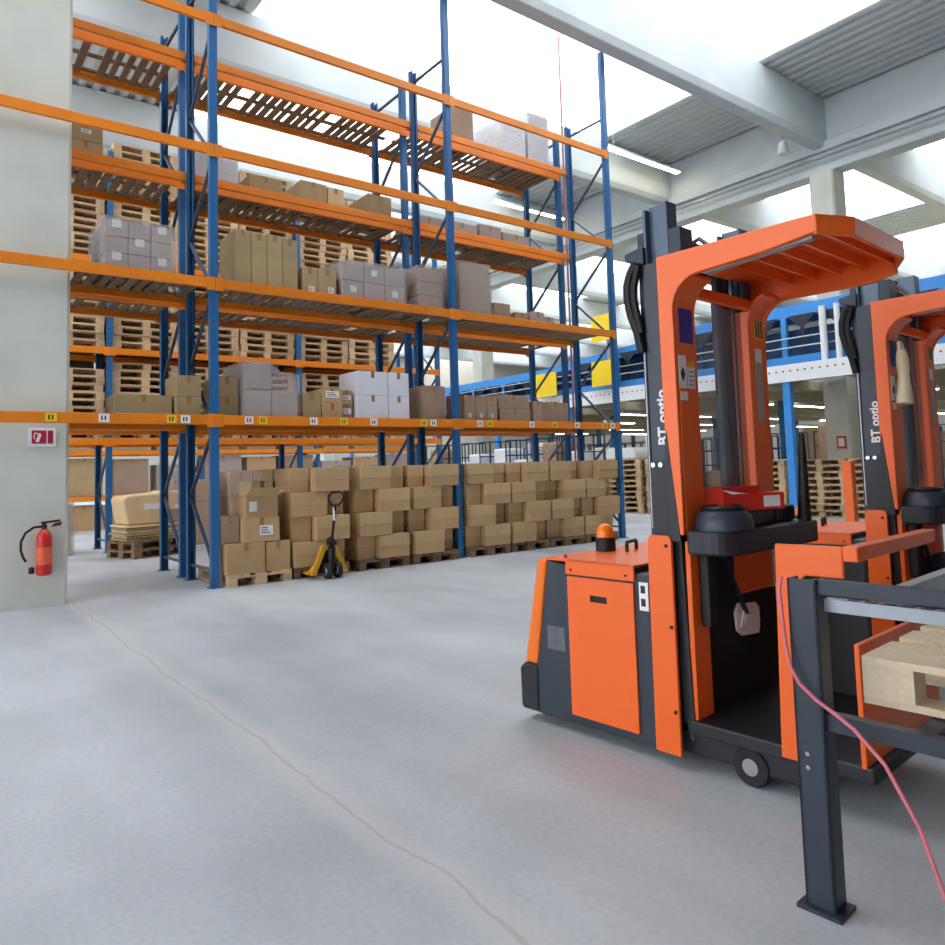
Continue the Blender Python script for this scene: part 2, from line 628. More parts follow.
for i in range(3):
    xa, xb = FX[i], FX[i + 1]
    for j, z in enumerate(LV):
        make_beam(rack1, xa, xb, -0.015, z, True, [(PX2X[p], c) for p, c in lab1[i]] if j == 0 else ())
        make_beam(rack1, xa, xb, D + 0.015, z, False, [(xa + 0.45 + 0.8 * k, 0) for k in range(4)] if j == 0 else (), True)
    for z in LV[:2]:
        slat_deck(rack1, max(xa, -1.56), xb, -0.02, D + 0.02, z + 0.0005, 24 if i else 10)
rack2 = tag(empty('pallet_rack', (0, Y2, 0)), 'second pallet rack close behind the front one, slatted decks seen from below', 'rack', 'pallet racks')
for x in FX:
    make_frame(rack2, x, 0, D, 8.1, 8.1)
for i in range(3):
    xa, xb = FX[i], FX[i + 1]
    for j, z in enumerate(LV):
        make_beam(rack2, xa, xb, -0.015, z, True)
        make_beam(rack2, xa, xb, D + 0.015, z, False)
    for z in LV[1:]:
        slat_deck(rack2, xa, xb, -0.02, D + 0.02, z + 0.0005)
YB = 5.8
DB = 1.05
FB = [-3.7, -0.05, 3.75, 7.45]
rack3 = tag(empty('pallet_rack', (0, YB, 0)), 'third pallet rack across the rear aisle, filled with stacks of empty pallets', 'rack', 'pallet racks')
for x in FB:
    make_frame(rack3, x, 0, DB, 7.6, 7.6)
for i in range(3):
    for z in LV[:3]:
        make_beam(rack3, FB[i], FB[i + 1], -0.015, z, True)
        make_beam(rack3, FB[i], FB[i + 1], DB + 0.015, z, False)

for xa, xb in ((-1.30, FB[1]), (FB[1], FB[2]), (FB[2], 6.3)):
    MB().box(xa + 0.06, xb - 0.06, DB + 0.10, DB + 0.115, 2.0, 7.0).build('added_dark_backing', mat('added_backing_brown', (70, 56, 44), 0.8), rack3)  # added unseen sheet, blocks light from behind so the pallet gaps stay dark
for yy, m in ((1.10, 'conduit_white'), (1.20, 'conduit_red')):
    tag(MB().tube([(7.47, yy, 0), (7.47, yy, 10.2)], 0.02, 8).build('conduit_pipe', mat(m, (232, 226, 228) if yy < 1.15 else (190, 120, 130), 0.5)),
        'thin pale upright conduit between the right end posts' if yy < 1.15 else 'thin reddish upright conduit between the right end posts', 'pipe')

# ------------------------------------------------------------------ pallets
def pallet_mesh(mb, mi=0, w=0.8, l=1.2):
    """width along x, length along y, base at 0"""
    for x in (-w / 2 + 0.05, 0, w / 2 - 0.05):
        bw = 0.05 if x else 0.0725
        mb.box(x - bw, x + bw, -l / 2, l / 2, 0, 0.022, mi)
        for y in (-l / 2 + 0.0725, 0, l / 2 - 0.0725):
            mb.box(x - bw, x + bw, y - 0.0725, y + 0.0725, 0.022, 0.1, mi)
    for y in (-l / 2 + 0.0725, 0, l / 2 - 0.0725):
        mb.box(-w / 2, w / 2, y - 0.0725, y + 0.0725, 0.1, 0.122, mi)
    for x, bw in ((-w / 2 + 0.0725, 0.0725), (-0.19, 0.05), (0, 0.0725), (0.19, 0.05), (w / 2 - 0.0725, 0.0725)):
        mb.box(x - bw, x + bw, -l / 2, l / 2, 0.122, 0.144, mi)
    return mb


PALLET_ME = pallet_mesh(MB()).build('wooden_pallet', WOOD)
PALLET_PROTO = PALLET_ME
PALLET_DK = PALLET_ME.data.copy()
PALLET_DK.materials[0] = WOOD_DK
first = [True]


def pallet(x, y, z, rotz, label, group, dark=False):
    if first[0]:
        o = PALLET_PROTO
        first[0] = False
    else:
        o = PALLET_PROTO.copy()
        COL.objects.link(o)
    if dark:
        o.data = PALLET_DK
    o.location = (x, y, z)
    o.rotation_euler = (0, 0, rotz)
    return tag(o, label, 'pallet', group)


# stacks on the third rack: columns from the concrete column towards the right
cols = [-0.72, 0.63, 1.86, 3.09, 4.42, 5.65]
lvn = ['low', 'middle', 'top']
for li, (z0, cnt) in enumerate(((LV[0], 10), (LV[1], 10), (LV[2], 16))):
    for ci, x in enumerate(cols):
        n = cnt + (random.choice((-1, 0, 0)) if li < 2 else random.choice((-1, 0, 0, 1)))
        if li == 0 and ci > 5:
            continue
        for k in range(n):
            pallet(x + random.uniform(-0.015, 0.015), YB + 0.525 + random.uniform(-0.02, 0.02), z0 + 0.0015 + k * 0.1455, random.choice((0.5, 1.5)) * math.pi,
                   'empty pallet, %s from bottom, %s stack from the column, third rack, %s level' % (ORD[k], ORD1[ci], lvn[li]),
                   'stacks of empty pallets on the third rack')


# ------------------------------------------------------------------ cartons
def carton_body(w, dp, h, m, lid=None, lidh=None, label=None):
    """root mesh = box with base at z=0, y=0 front face; children: lid / tape / paper label"""
    b = MB()
    b.box(-w / 2, w / 2, 0, dp, 0, h - (0.006 if lid else 0))
    o = b.build('carton', m, bevel=0.006, seg=2)
    if lid:
        t = MB()
        t.box(-w / 2 - 0.005, w / 2 + 0.005, -0.005, dp + 0.005, h - lidh, h)
        t.build('lid', lid, o, bevel=0.006, seg=2)
    else:
        t = MB()
        t.box(-0.026, 0.026, -0.0015, dp + 0.0015, h - 0.0005, h + 0.0012)
        t.box(-0.026, 0.026, -0.0015, -0.0002, h - 0.09, h + 0.0012)
        t.build('tape', TAPE, o)
    if label:
        lx, lz, lw, lh = label
        q = MB().box(lx - lw / 2, lx + lw / 2, -0.003, -0.0004, lz - lh / 2, lz + lh / 2, 0)
        for k in range(3):
            q.box(lx - lw * 0.4, lx + lw * random.uniform(0.1, 0.4), -0.0038, -0.003, lz - lh * 0.3 + k * lh * 0.25, lz - lh * 0.2 + k * lh * 0.25, 1)
        q.build('paper_label', [PAPER, INK], o)
    return o


def carton(x0, x1, y, z, h, dp, m, label, group, lab=None, rotz=0.0, tape=True):
    o = carton_body(x1 - x0, dp, h, m, label=lab)
    o.location = ((x0 + x1) / 2, y, z)
    o.rotation_euler = (0, 0, rotz)
    return tag(o, label, 'carton', group)


# lidded cartons on the ground under the front rack
wide_p = carton_body(0.485, 0.33, 0.318, CARD, CARD_LID, 0.17)
narrow_p = carton_body(0.27, 0.50, 0.318, CARD, CARD_LID, 0.17)
index_children()
used = {'w': False, 'n': False}


def lidded(kind, x, y, z, rz, label):
    p = wide_p if kind == 'w' else narrow_p
    if not used[kind]:
        used[kind] = True
        o = p
    else:
        o = copy_tree(p)
    o.location = (x, y, z)
    o.rotation_euler = (0, 0, rz)
    return tag(o, label, 'carton', 'lidded cartons stacked under the front rack')


def full_pallet(px, py, z, rz, label, group):
    """ground pallet with its boards, blocks and skids as parts"""
    root = empty('wooden_pallet', (px, py, z), rz)
    w, l = 0.8, 1.2
    for x in (-w / 2 + 0.05, 0, w / 2 - 0.05):
        bw = 0.05 if x else 0.0725
        MB().box(x - bw, x + bw, -l / 2, l / 2, 0, 0.022).build('skid', WOOD, root)
        for y in (-l / 2 + 0.0725, 0, l / 2 - 0.0725):
            MB().box(x - bw, x + bw, y - 0.0725, y + 0.0725, 0.022, 0.1).build('block', WOOD, root)
    for y in (-l / 2 + 0.0725, 0, l / 2 - 0.0725):
        MB().box(-w / 2, w / 2, y - 0.0725, y + 0.0725, 0.1, 0.122).build('stringer', WOOD, root)
    for x, bw in ((-w / 2 + 0.0725, 0.0725), (-0.19, 0.05), (0, 0.0725), (0.19, 0.05), (w / 2 - 0.0725, 0.0725)):
        MB().box(x - bw, x + bw, -l / 2, l / 2, 0.122, 0.144).build('top_board', WOOD, root)
    return tag(root, label, 'pallet', group)


gp = full_pallet(0.52, 0.46, 0.0, 0, 'wooden pallet under the loose labelled cartons beside the left blue post', 'ground pallets under the front rack')
gpd = full_pallet(1.36, 0.5, 0.0, 0, 'pallet', 'ground pallets under the front rack')
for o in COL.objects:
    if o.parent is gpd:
        o.data.materials[0] = WOOD_DK  # weathered tone that also paints in the shade at the pallet bases
index_children()
PALX = [1.36, 2.32, 3.20, 4.22, 5.06, 5.90, 6.74]
PNAME = ['behind the pallet jack', 'second left of middle post', 'just left of middle post', 'just right of middle post',
         'second right of middle post', 'third right of middle post', 'right end of the rack']
GND_Y = 0.50
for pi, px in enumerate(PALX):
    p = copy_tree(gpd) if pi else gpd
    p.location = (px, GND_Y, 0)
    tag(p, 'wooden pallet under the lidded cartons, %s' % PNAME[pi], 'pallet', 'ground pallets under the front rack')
    for ly in range(4):
        z = 0.1445 + ly * 0.3195
        flip = (ly + pi) % 2
        sx = -1 if flip else 1
        jit = lambda a: random.uniform(-a, a)
        fr0 = GND_Y - 0.6 + 0.02
        # long side to the front
        yo = random.uniform(-0.09, 0.0)
        lidded('w', px - sx * 0.148 + jit(0.01), fr0 + yo, z, jit(0.035), 'brown lidded carton showing its long side, %s layer, pallet %s' % (ORD[ly], PNAME[pi]))
        lidded('n', px + sx * 0.256 + jit(0.006), fr0 + random.uniform(0.04, 0.14), z, jit(0.015), 'brown lidded carton showing its short end, %s layer, pallet %s' % (ORD[ly], PNAME[pi]))
        lidded('n', px - sx * 0.252, fr0 + 0.37, z, 0, 'rear-row lidded carton, short end, %s layer, pallet %s' % (ORD[ly], PNAME[pi]))
        lidded('w', px + sx * 0.148, fr0 + 0.67, z, 0, 'rear-row lidded carton, long side, %s layer, pallet %s' % (ORD[ly], PNAME[pi]))

# loose labelled cartons on the first pallet
GL = 'loose cartons beside the left blue post'
carton(0.10, 0.58, -0.12, 0.1445, 0.37, 0.5, CARD, 'wide brown carton at the bottom left of the loose pile by the left post', GL)
carton(0.60, 0.92, -0.10, 0.1445, 0.36, 0.5, CARD, 'narrow brown carton at the bottom right of the loose pile, left of the jack', GL)
carton(0.06, 0.30, 0.0, 0.516, 0.33, 0.4, CARD_G, 'small carton on the second layer touching the left blue post', GL)
carton(0.31, 0.78, -0.10, 0.516, 0.30, 0.45, CARD, 'brown carton on the second layer with a large white label', GL, (0.06, 0.14, 0.17, 0.12))
ob = MB()
w, dp, h, t = 0.42, 0.4, 0.27, 0.008
ob.box(-w / 2, w / 2, 0, dp, 0, t).box(-w / 2, w / 2, 0, t, t, h).box(-w / 2, w / 2, dp - t, dp, t, h).box(-w / 2, -w / 2 + t, t, dp - t, t, h).box(w / 2 - t, w / 2, t, dp - t, t, h)
oo = ob.build('carton', CARD, loc=(0.56, -0.08, 0.8165), rotz=0.06)
MB().prism([(-0.0, h - 0.002), (-0.14, h + 0.09), (-0.14, h + 0.097), (0.0, h + 0.006)], 'x', -w / 2, w / 2).build('flap', CARD_LID, oo)
MB().prism([(w / 2, h - 0.002), (w / 2 + 0.1, h + 0.05), (w / 2 + 0.1, h + 0.057), (w / 2, h + 0.006)], 'y', 0.0, dp).build('flap', CARD_LID, oo)
MB().box(-0.17, -0.07, -0.003, -0.0004, 0.08, 0.2).build('paper_label', PAPER, oo)
tag(oo, 'open brown carton with raised flaps on top of the loose pile', 'carton', GL)
carton(0.62, 0.95, 0.48, 0.1445, 0.40, 0.5, CARD_G, 'grey brown carton at the rear bottom of the loose pile', GL)
carton(0.60, 0.94, 0.46, 0.5455, 0.38, 0.5, CARD, 'brown carton at the rear of the loose pile on the second layer', GL)
carton(0.63, 0.93, 0.47, 0.9265, 0.34, 0.45, CARD_L, 'pale carton at the rear top of the loose pile', GL)

# ------------------------------------------------------------------ goods on the rack levels
G1, G2 = 'cartons on the first level of the front rack', 'cartons on the second level of the front rack'
z1, z2, z3, z4 = [v + 0.0015 for v in LV]
carton(-1.08, -0.43, 0.28, z1, 0.25, 0.5, CARD_B, 'long low olive carton on the first level left of the left posts', G1)
for xa, xb, nm in ((-0.40, -0.10, 'left'), (0.075, 0.37, 'right')):
    carton(xa, xb, 0.2, z1, 0.24, 0.5, CARD_B, 'lower carton of the pile just %s of the left rack frame, first level' % nm, G1)
    carton(xa, xb, 0.2, z1 + 0.2425, 0.26, 0.5, CARD_B, 'upper carton of the pile just %s of the left rack frame, first level' % nm, G1)
carton(1.21, 1.48, 0.1, z1, 0.33, 0.6, CARD_B, 'plain olive carton just right of the wrapped load, first level', G1)
carton(1.49, 1.79, 0.08, z1, 0.20, 0.5, CARD, 'low brown carton under the labelled one, first level', G1)
carton(1.49, 1.79, 0.08, z1 + 0.2025, 0.20, 0.5, CARD, 'brown carton with white label stacked on the low one, first level', G1, (0.0, 0.12, 0.2, 0.09))
carton(1.81, 1.98, 0.14, z1, 0.19, 0.5, CARD_G, 'grey brown carton with white label left of white cartons, lower one', G1, (0.0, 0.1, 0.12, 0.08))
carton(1.81, 1.98, 0.14, z1 + 0.1925, 0.2, 0.5, CARD_B, 'olive carton with white label left of white cartons, upper one', G1, (0.0, 0.1, 0.12, 0.06))
for k, (a, b, n) in enumerate(((2.02, 2.52, 'left'), (2.53, 2.88, 'right'))):
    carton(a, b, 0.06, z1, 0.33, 0.55, CARD_W, 'white carton, lower %s of the four white ones on the first level' % n, 'white cartons')
    carton(a, b, 0.06, z1 + 0.3325, 0.34, 0.55, CARD_W, 'white carton, upper %s of the four white ones on the first level' % n, 'white cartons')
carton(3.18, 3.58, 0.12, z1, 0.52, 0.6, CARD_G, 'tall grey brown carton between the middle posts on the first level', G1)
for k in range(3):
    a = 3.90 + k * 0.225
    carton(a, a + 0.215, 0.06, z1, 0.39, 0.5, CARD_G, 'upright carton in the trio right of the middle post, %s' % ('left one', 'middle one', 'right one')[k], G1, (0.0, 0.08, 0.05, 0.06))
carton(4.64, 5.32, 0.10, z1, 0.21, 0.5, CARD_G, 'wide grey brown carton at the bottom of the pair right of the trio', G1)
carton(4.62, 5.30, 0.10, z1 + 0.2125, 0.22, 0.5, CARD_G, 'wide grey brown carton on top of the pair right of the trio', G1)
for k in range(4):
    a = 5.40 + k * 0.205
    carton(a, a + 0.197, 0.10, z1, 0.35 - 0.01 * (k % 2), 0.45, CARD_G, 'narrow upright carton near the rack end, %s from the left of four' % ORD1[k], G1)


def wrapped(name_label, x0, x1, y0, dp, z, h, nx, nz, m, film, group, top=None, labels=0, pal=True):
    """one pallet load: carton parts under a shell of stretch film"""
    root = empty('wrapped_load', ((x0 + x1) / 2, y0, z))
    w = x1 - x0
    b = 0.0
    ny = 2
    for i in range(nx):
        for k in range(nz):
            cx = -w / 2 + 0.03 + (w - 0.06) * (i + 0.5) / nx
            ww = (w - 0.06) / nx - 0.012
            hh = (h - 0.02) / nz
            cut = 0
            if top and k == nz - 1 and i in top:
                continue
            q = MB().box(cx - ww / 2, cx + ww / 2, 0.03 + random.uniform(0, 0.012), dp - 0.03, b + hh * k, b + hh * (k + 1) - 0.008).build('carton', m, root, bevel=0.008)
            if labels and (i + k) % 2 == 0:
                MB().box(cx - 0.05, cx + 0.05, 0.024, 0.0285, b + hh * k + 0.1, b + hh * k + 0.19).build('paper_label', PAPER, q)
    f = MB()
    n = 12
    a = h
    prof = []
    tt = 0.03
    f.prism([(-w / 2 + tt, 0.0), (-w / 2, tt), (-w / 2, dp - tt), (-w / 2 + tt, dp), (w / 2 - tt, dp), (w / 2, dp - tt), (w / 2, tt), (w / 2 - tt, 0.0)], 'z', 0.0, h * (0.8 if top else 1.0))
    if top:
        hi = [i for i in range(nx) if i not in top]
        xa = -w / 2 + (w * hi[0] / nx)
        xb = -w / 2 + (w * (hi[-1] + 1) / nx)
        f.prism([(xa, h * 0.8), (xa + 0.02, h), (xb - 0.05, h), (min(w / 2, xb + 0.15), h * 0.8)], 'y', 0.02, dp - 0.02)
    f.build('stretch_film', film, root)
    return tag(root, name_label, 'wrapped load', group)


GW = 'film wrapped loads on the front rack'
wrapped('film wrapped grey load with a stepped top on the first level right of left post', 0.38, 1.17, 0.06, 0.85, z1, 0.72, 2, 2, CARD_MV, FILM, GW, top=[1])
wrapped('film wrapped grey carton load with white labels left of left posts, second level', -1.26, -0.44, 0.06, 0.9, z2, 0.60, 3, 3, CARD_MV, FILM, GW, labels=1)
for k in range(4):
    a = 0.30 + k * 0.215
    carton(a, a + 0.208, 0.08, z2, 0.72 - 0.02 * (k % 2), 0.6, CARD_B, 'tall olive carton on the second level, %s from the left of four' % ORD1[k], G2)
carton(1.23, 1.46, 0.1, z2, 0.36, 0.5, CARD_B, 'olive carton with white label right of the tall ones, second level, left', G2, (0.02, 0.07, 0.08, 0.07))
carton(1.47, 1.74, 0.1, z2, 0.37, 0.5, CARD_B, 'olive carton with white label right of the tall ones, second level, right', G2, (0.05, 0.08, 0.08, 0.08))
wrapped('wide film wrapped grey carton load left of the middle posts, second level', 1.80, 2.90, 0.06, 0.9, z2, 0.56, 3, 2, CARD_MV, FILM, GW, labels=1)
wrapped('film wrapped brown load between the middle posts, second level', 3.10, 3.60, 0.08, 0.85, z2, 0.66, 1, 3, CARD_G, FILM, GW)
wrapped('tall film wrapped brown load right of the middle post, second level', 3.87, 4.55, 0.06, 0.9, z2, 0.84, 1, 1, CARD_G, FILM, GW)
carton(4.60, 4.95, 0.1, z2, 0.25, 0.5, CARD_G, 'small brown carton right of the tall wrapped load, second level', G2)
carton(5.10, 5.40, 0.15, z2, 0.15, 0.4, CARD_G, 'flat grey brown carton near the right on the second level, left one', G2)
carton(5.44, 5.72, 0.1, z2, 0.19, 0.4, CARD_MV, 'greyish carton near the right on the second level, middle one', G2)
carton(5.75, 6.0, 0.15, z2, 0.14, 0.4, CARD_MV, 'greyish carton near the right on the second level, right one', G2)
G3 = 'cartons on the upper levels of the second rack'
for (a, b, h, m, l) in ((-1.42, -1.02, 0.28, CARD_B, 'lower olive carton beside the concrete column on the third level'),
                        (0.98, 1.50, 0.33, CARD_B, 'olive carton right of the left posts on the third level'),
                        (1.80, 2.25, 0.42, CARD_B, 'olive carton left of the middle of the third level'),
                        (2.27, 2.55, 0.40, CARD_L, 'pale carton in the middle of the third level'),
                        (3.0, 3.45, 0.45, CARD_B, 'olive carton left of the middle posts on the third level'),
                        (3.95, 4.5, 0.26, CARD_MV, 'greyish flat carton right of the middle post on the third level'),
                        (4.62, 5.3, 0.30, CARD_MV, 'greyish wide carton beside the flat one on the third level'),
                        (5.36, 5.88, 0.36, CARD_MV, 'greyish carton, second from the right end of the third level'),
                        (5.92, 6.6, 0.3, CARD_MV, 'greyish carton at the right end of the third level')):
    carton(a, b, Y2 + 0.06, z3, h, 0.7, m, l, G3)
carton(-1.42, -1.02, Y2 + 0.06, z3 + 0.2825, 0.26, 0.7, CARD_B, 'upper olive carton beside the concrete column on the third level', G3, (0.0, 0.13, 0.12, 0.05))
wrapped('milky film wrapped load behind the left blue post on the third level', 0.16, 0.82, Y2 + 0.06, 0.85, z3, 0.5, 2, 1, CARD_MV, FILM_W, 'film wrapped loads on the second rack')
carton(4.80, 5.28, Y2 + 0.06, z4, 0.75, 0.7, CARD_G, 'brown carton with a red mark on the top level right of the middle post', G3)
o = COL.objects[-1]
wrapped('white film wrapped load beside the right posts on the top level', 6.68, 7.25, Y2 + 0.06, 0.85, z4, 1.2, 1, 3, CARD_MV, FILM_W, 'film wrapped loads on the second rack')
wrapped('white bulging wrapped load left of the tall one on the top level', 5.98, 6.62, Y2 + 0.06, 0.85, z4, 0.85, 1, 2, CARD_W, FILM_W, 'film wrapped loads on the second rack')

# goods on the ground behind: rear aisle and under the third rack
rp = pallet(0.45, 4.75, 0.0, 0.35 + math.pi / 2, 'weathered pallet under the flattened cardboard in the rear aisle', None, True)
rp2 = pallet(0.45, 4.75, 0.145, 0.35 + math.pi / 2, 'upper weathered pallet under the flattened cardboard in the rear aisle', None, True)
root = tag(empty('cardboard_bundle', (0.45, 4.75, 0.2905), 0.12), 'bundle of flattened pale cardboard with white labels in the rear aisle', 'cardboard bundle')
for k in range(6):
    q = MB()
    s = random.uniform(-0.03, 0.03)
    q.box(-0.58 + s, 0.55 + s, -0.38 + s, 0.38, k * 0.045, k * 0.045 + 0.035)
    q.build('sheet', CARD_L if k % 2 else CARD_B, root, bevel=0.008)
q = MB().prism([(-0.52, 0.27), (-0.60, 0.70), (-0.54, 0.76), (0.08, 0.80), (0.12, 0.83), (0.60, 0.80), (0.60, 0.27)], 'y', -0.3, 0.34).build('folded_carton', CARD_L, root, bevel=0.03)
MB().box(-0.25, 0.02, -0.306, -0.3005, 0.52, 0.62).build('paper_label', PAPER, q)
MB().box(0.28, 0.42, -0.306, -0.3005, 0.5, 0.58).build('paper_label', PAPER, q)
MB().box(0.1, 0.5, -0.312, -0.3065, 0.28, 0.5).build('grey_panel', CARD_G, q)

GB = 'loads on the floor under the third rack'
bgl = [(-1.0, 0.8, 0.95, CARD_B, 'olive carton load beside the column under the third rack', 2, 2),
       (1.55, 0.9, 1.30, CARD, 'brown carton load seen between the left posts under the third rack', 2, 3),
       (2.6, 0.8, 1.45, CARD, 'tall brown carton load right of the left post under the third rack', 3, 3),
       (4.3, 0.8, 1.2, CARD_G, 'grey brown carton load behind the carton wall under the third rack', 2, 2),
       (5.4, 0.8, 1.5, CARD_B, 'olive carton load behind the middle posts under the third rack', 2, 3)]
for x, w, h, m, l, nx, nz in bgl:
    wrapped(l, x - w / 2, x + w / 2, YB + 0.08, 0.9, 0.0, h, nx, nz, m, FILM, GB)

# racks and stock further off behind the third rack
rack4 = tag(empty('pallet_rack', (0, 12.5, 0)), 'farthest pallet rack seen low down through the others', 'rack', 'pallet racks')
for x in (-3.7, 0, 3.7, 7.4, 11.1):
    make_frame(rack4, x, 0, DB, 5.6, 5.6)
for xa, xb in ((-3.7, 0), (0, 3.7), (3.7, 7.4), (7.4, 11.1)):
    for z in (0.9, 2.1, 3.8):
        make_beam(rack4, xa, xb, -0.015, z, True)
        make_beam(rack4, xa, xb, DB + 0.015, z, False)
        slat_deck(rack4, xa, xb, -0.02, DB + 0.02, z + 0.0005, 14)
far_lv = ((0.0, 'floor'), (0.9015, 'lower shelf'), (2.1015, 'upper shelf'))
for zz, nm in far_lv:
    for bay in range(4):
        for k in range(3):
            x = -3.7 + 3.7 * bay + 0.68 + k * 1.17
            m = random.choice((CARD, CARD_B, CARD_G, CARD_G, CARD_MV))
            hw = random.uniform(0.44, 0.555)
            carton(x - hw, x + hw, 12.6, zz, random.uniform(0.62, 0.76) if zz < 0.5 else random.uniform(0.8, 1.05), 0.8, m, 'far carton, %s of farthest rack, %s from the left' % (nm, ORD1[bay * 3 + k]), 'cartons on the farthest rack')


# ------------------------------------------------------------------ pallet jack
def pallet_jack(x, y, rz):
    r = tag(empty('pallet_jack', (x, y, 0), rz), 'yellow hand pallet jack with black handle in front of the carton wall', 'pallet jack')
    # local: forks along +y, handle end at -y
    for s in (-1, 1):
        f = MB().prism([(0.02, 0.052), (0.02, 0.09), (0.55, 0.09), (0.62, 0.07), (0.62, 0.052)], 'x', s * 0.185 - 0.07, s * 0.185 + 0.07).build('fork', YELJ, r)
        MB().prism([(-0.05, 0.07), (-0.05, 0.16), (0.0, 0.16), (0.05, 0.12), (0.12, 0.09), (0.12, 0.07)], 'x', s * 0.2 - 0.02, s * 0.2 + 0.02).build('side_plate', YELJ, r, bevel=0.006)
    MB().prism([(-0.27, 0.05), (-0.19, 0.05), (-0.05, 0.36), (0.05, 0.36), (0.19, 0.05), (0.27, 0.05), (0.10, 0.43), (-0.10, 0.43)], 'y', -0.085, -0.05).build('apron', YELJ, r, bevel=0.006)
    MB().prism([(-0.185, 0.07), (0.185, 0.07), (0.05, 0.35), (-0.05, 0.35)], 'y', -0.065, -0.055).build('apron_web', BLACK, r)
    MB().lathe([(0.05, 0.1), (0.05, 0.40), (0.035, 0.41), (0.035, 0.52), (0.02, 0.53)], (0, -0.14, 0)).build('pump', BLACK, r)
    for s in (-1, 1):
        w = MB().lathe([(0.03, -0.03), (0.085, -0.03), (0.1, -0.022), (0.1, 0.022), (0.085, 0.03), (0.03, 0.03)], (s * 0.075, -0.16, 0.101), 'x', 22).build('steer_wheel', TYRE, r)
        MB().lathe([(0.012, -0.034), (0.052, -0.034), (0.056, -0.03), (0.056, 0.03), (0.052, 0.034), (0.012, 0.034)], (s * 0.075, -0.16, 0.101), 'x', 18).build('hub', CHROME, w)
    MB().box(-0.035, 0.035, -0.18, -0.14, 0.1, 0.2).build('axle_bracket', BLACK, r)
    MB().prism([(-0.10, 0.42), (-0.19, 0.42), (-0.19, 0.46), (-0.10, 0.5)], 'x', -0.05, 0.05).build('handle_root', BLACK, r)
    MB().tube([(0, -0.15, 0.46), (0, -0.21, 0.70), (0, -0.265, 0.94)], [0.02, 0.018, 0.018], 10).build('handle_shaft', BLACK, r)
    hd = MB().tube([(-0.03, -0.265, 0.92), (-0.10, -0.28, 0.99), (-0.105, -0.29, 1.06), (-0.06, -0.295, 1.10), (0.06, -0.295, 1.10), (0.105, -0.29, 1.06), (0.10, -0.28, 0.99), (0.03, -0.265, 0.92)], 0.016, 8).build('handle_grip', TRUCK_D, r)
    MB().bar((0.035, -0.30, 1.06), (0.06, -0.31, 0.99), 0.012, 0.02).build('release_lever', CHROME, hd)
    MB().box(-0.022, -0.004, -0.262, -0.235, 0.74, 0.92).build('label_strip', PAPER, r)
    return r


pallet_jack(1.36, -0.24, 0.0)

# ------------------------------------------------------------------ column: extinguisher and sign
ex = tag(empty('fire_extinguisher', (-1.815, 0.025, 0.35)), 'red fire extinguisher with black hose hanging on the concrete column', 'fire extinguisher')
MB().lathe([(0.05, 0.0), (0.07, 0.012), (0.075, 0.03), (0.075, 0.40), (0.066, 0.44), (0.042, 0.475), (0.03, 0.49)], (0, 0, 0)).build('cylinder', RED, ex)
MB().lathe([(0.0752, 0.12), (0.0758, 0.12), (0.0758, 0.30), (0.0752, 0.30)], (0, 0, 0)).build('instruction_band', mat('extinguisher_band_print', (216, 96, 60), 0.5, var=0.35, scale=30), ex)
MB().lathe([(0.026, 0.485), (0.026, 0.53), (0.018, 0.55)], (0, 0, 0)).build('valve', BLACK, ex)
MB().prism([(-0.03, 0.545), (0.15, 0.565), (0.15, 0.585), (-0.03, 0.568)], 'y', -0.014, 0.014).build('lever', BLACK, ex)
MB().prism([(0.06, 0.51), (0.155, 0.52), (0.165, 0.562), (0.1, 0.55)], 'y', -0.02, 0.02).build('handle', mat('handle_dark_red', (120, 24, 30), 0.4), ex)
MB().tube([(-0.02, 0, 0.52), (-0.10, -0.005, 0.515), (-0.175, -0.01, 0.46), (-0.215, -0.01, 0.37), (-0.215, -0.005, 0.28), (-0.19, 0, 0.2), (-0.165, 0.0, 0.16)], 0.013, 8).build('hose', BLACK, ex)
MB().lathe([(0.012, 0.0), (0.028, 0.0), (0.028, 0.06), (0.012, 0.07)], (-0.115, 0.0, 0.03), 'z', 12).build('nozzle', BLACK, ex)
MB().box(-0.03, 0.03, 0.085, 0.1, 0.2, 0.44).build('wall_bracket', CHROME, ex)

sg = tag(empty('fire_sign', (-1.835, 0.03, 1.83)), 'small red and white fire extinguisher sign on the concrete column', 'sign')
MB().box(-0.165, 0.165, 0.095, 0.118, -0.12, 0.12).build('plate', PAPER, sg)
MB().box(-0.125, 0.05, 0.092, 0.0955, -0.085, 0.085).build('red_field', SIGNRED, sg)
MB().box(0.065, 0.13, 0.092, 0.0955, -0.085, 0.085).build('side_field', SIGNRED, sg)
p = MB()
p.xf = Matrix.Translation((-0.04, 0, 0)) @ Matrix.Rotation(0.35, 4, 'Y')
p.box(-0.02, 0.02, 0.090, 0.0922, -0.065, 0.03)
p.prism([(-0.012, 0.03), (0.012, 0.03), (0.012, 0.05), (-0.012, 0.05)], 'y', 0.090, 0.0922)
p.xf = None
p.prism([(-0.035, 0.045), (-0.09, 0.06), (-0.105, 0.01), (-0.095, -0.03), (-0.085, -0.03), (-0.092, 0.01), (-0.08, 0.045), (-0.035, 0.03)], 'y', 0.090, 0.0922)
p.build('pictogram', PAPER, sg)
p = MB()
for k in range(3):
    p.prism([(0.082 + 0.003 * k, -0.06 + 0.05 * k), (0.112 - 0.003 * k, -0.06 + 0.05 * k), (0.1, -0.02 + 0.05 * k)], 'y', 0.090, 0.0922)
p.build('flame_pictogram', mat('sign_dark_print', (120, 40, 70), 0.5), sg)


sg.scale = (0.80, 0.75, 0.85)


# ------------------------------------------------------------------ order picker trucks
def arc(cx, cz, r, a0, a1, n=8):
    return [(cx + r * math.cos(math.radians(a0 + (a1 - a0) * k / n)), cz + r * math.sin(math.radians(a0 + (a1 - a0) * k / n))) for k in range(n + 1)]


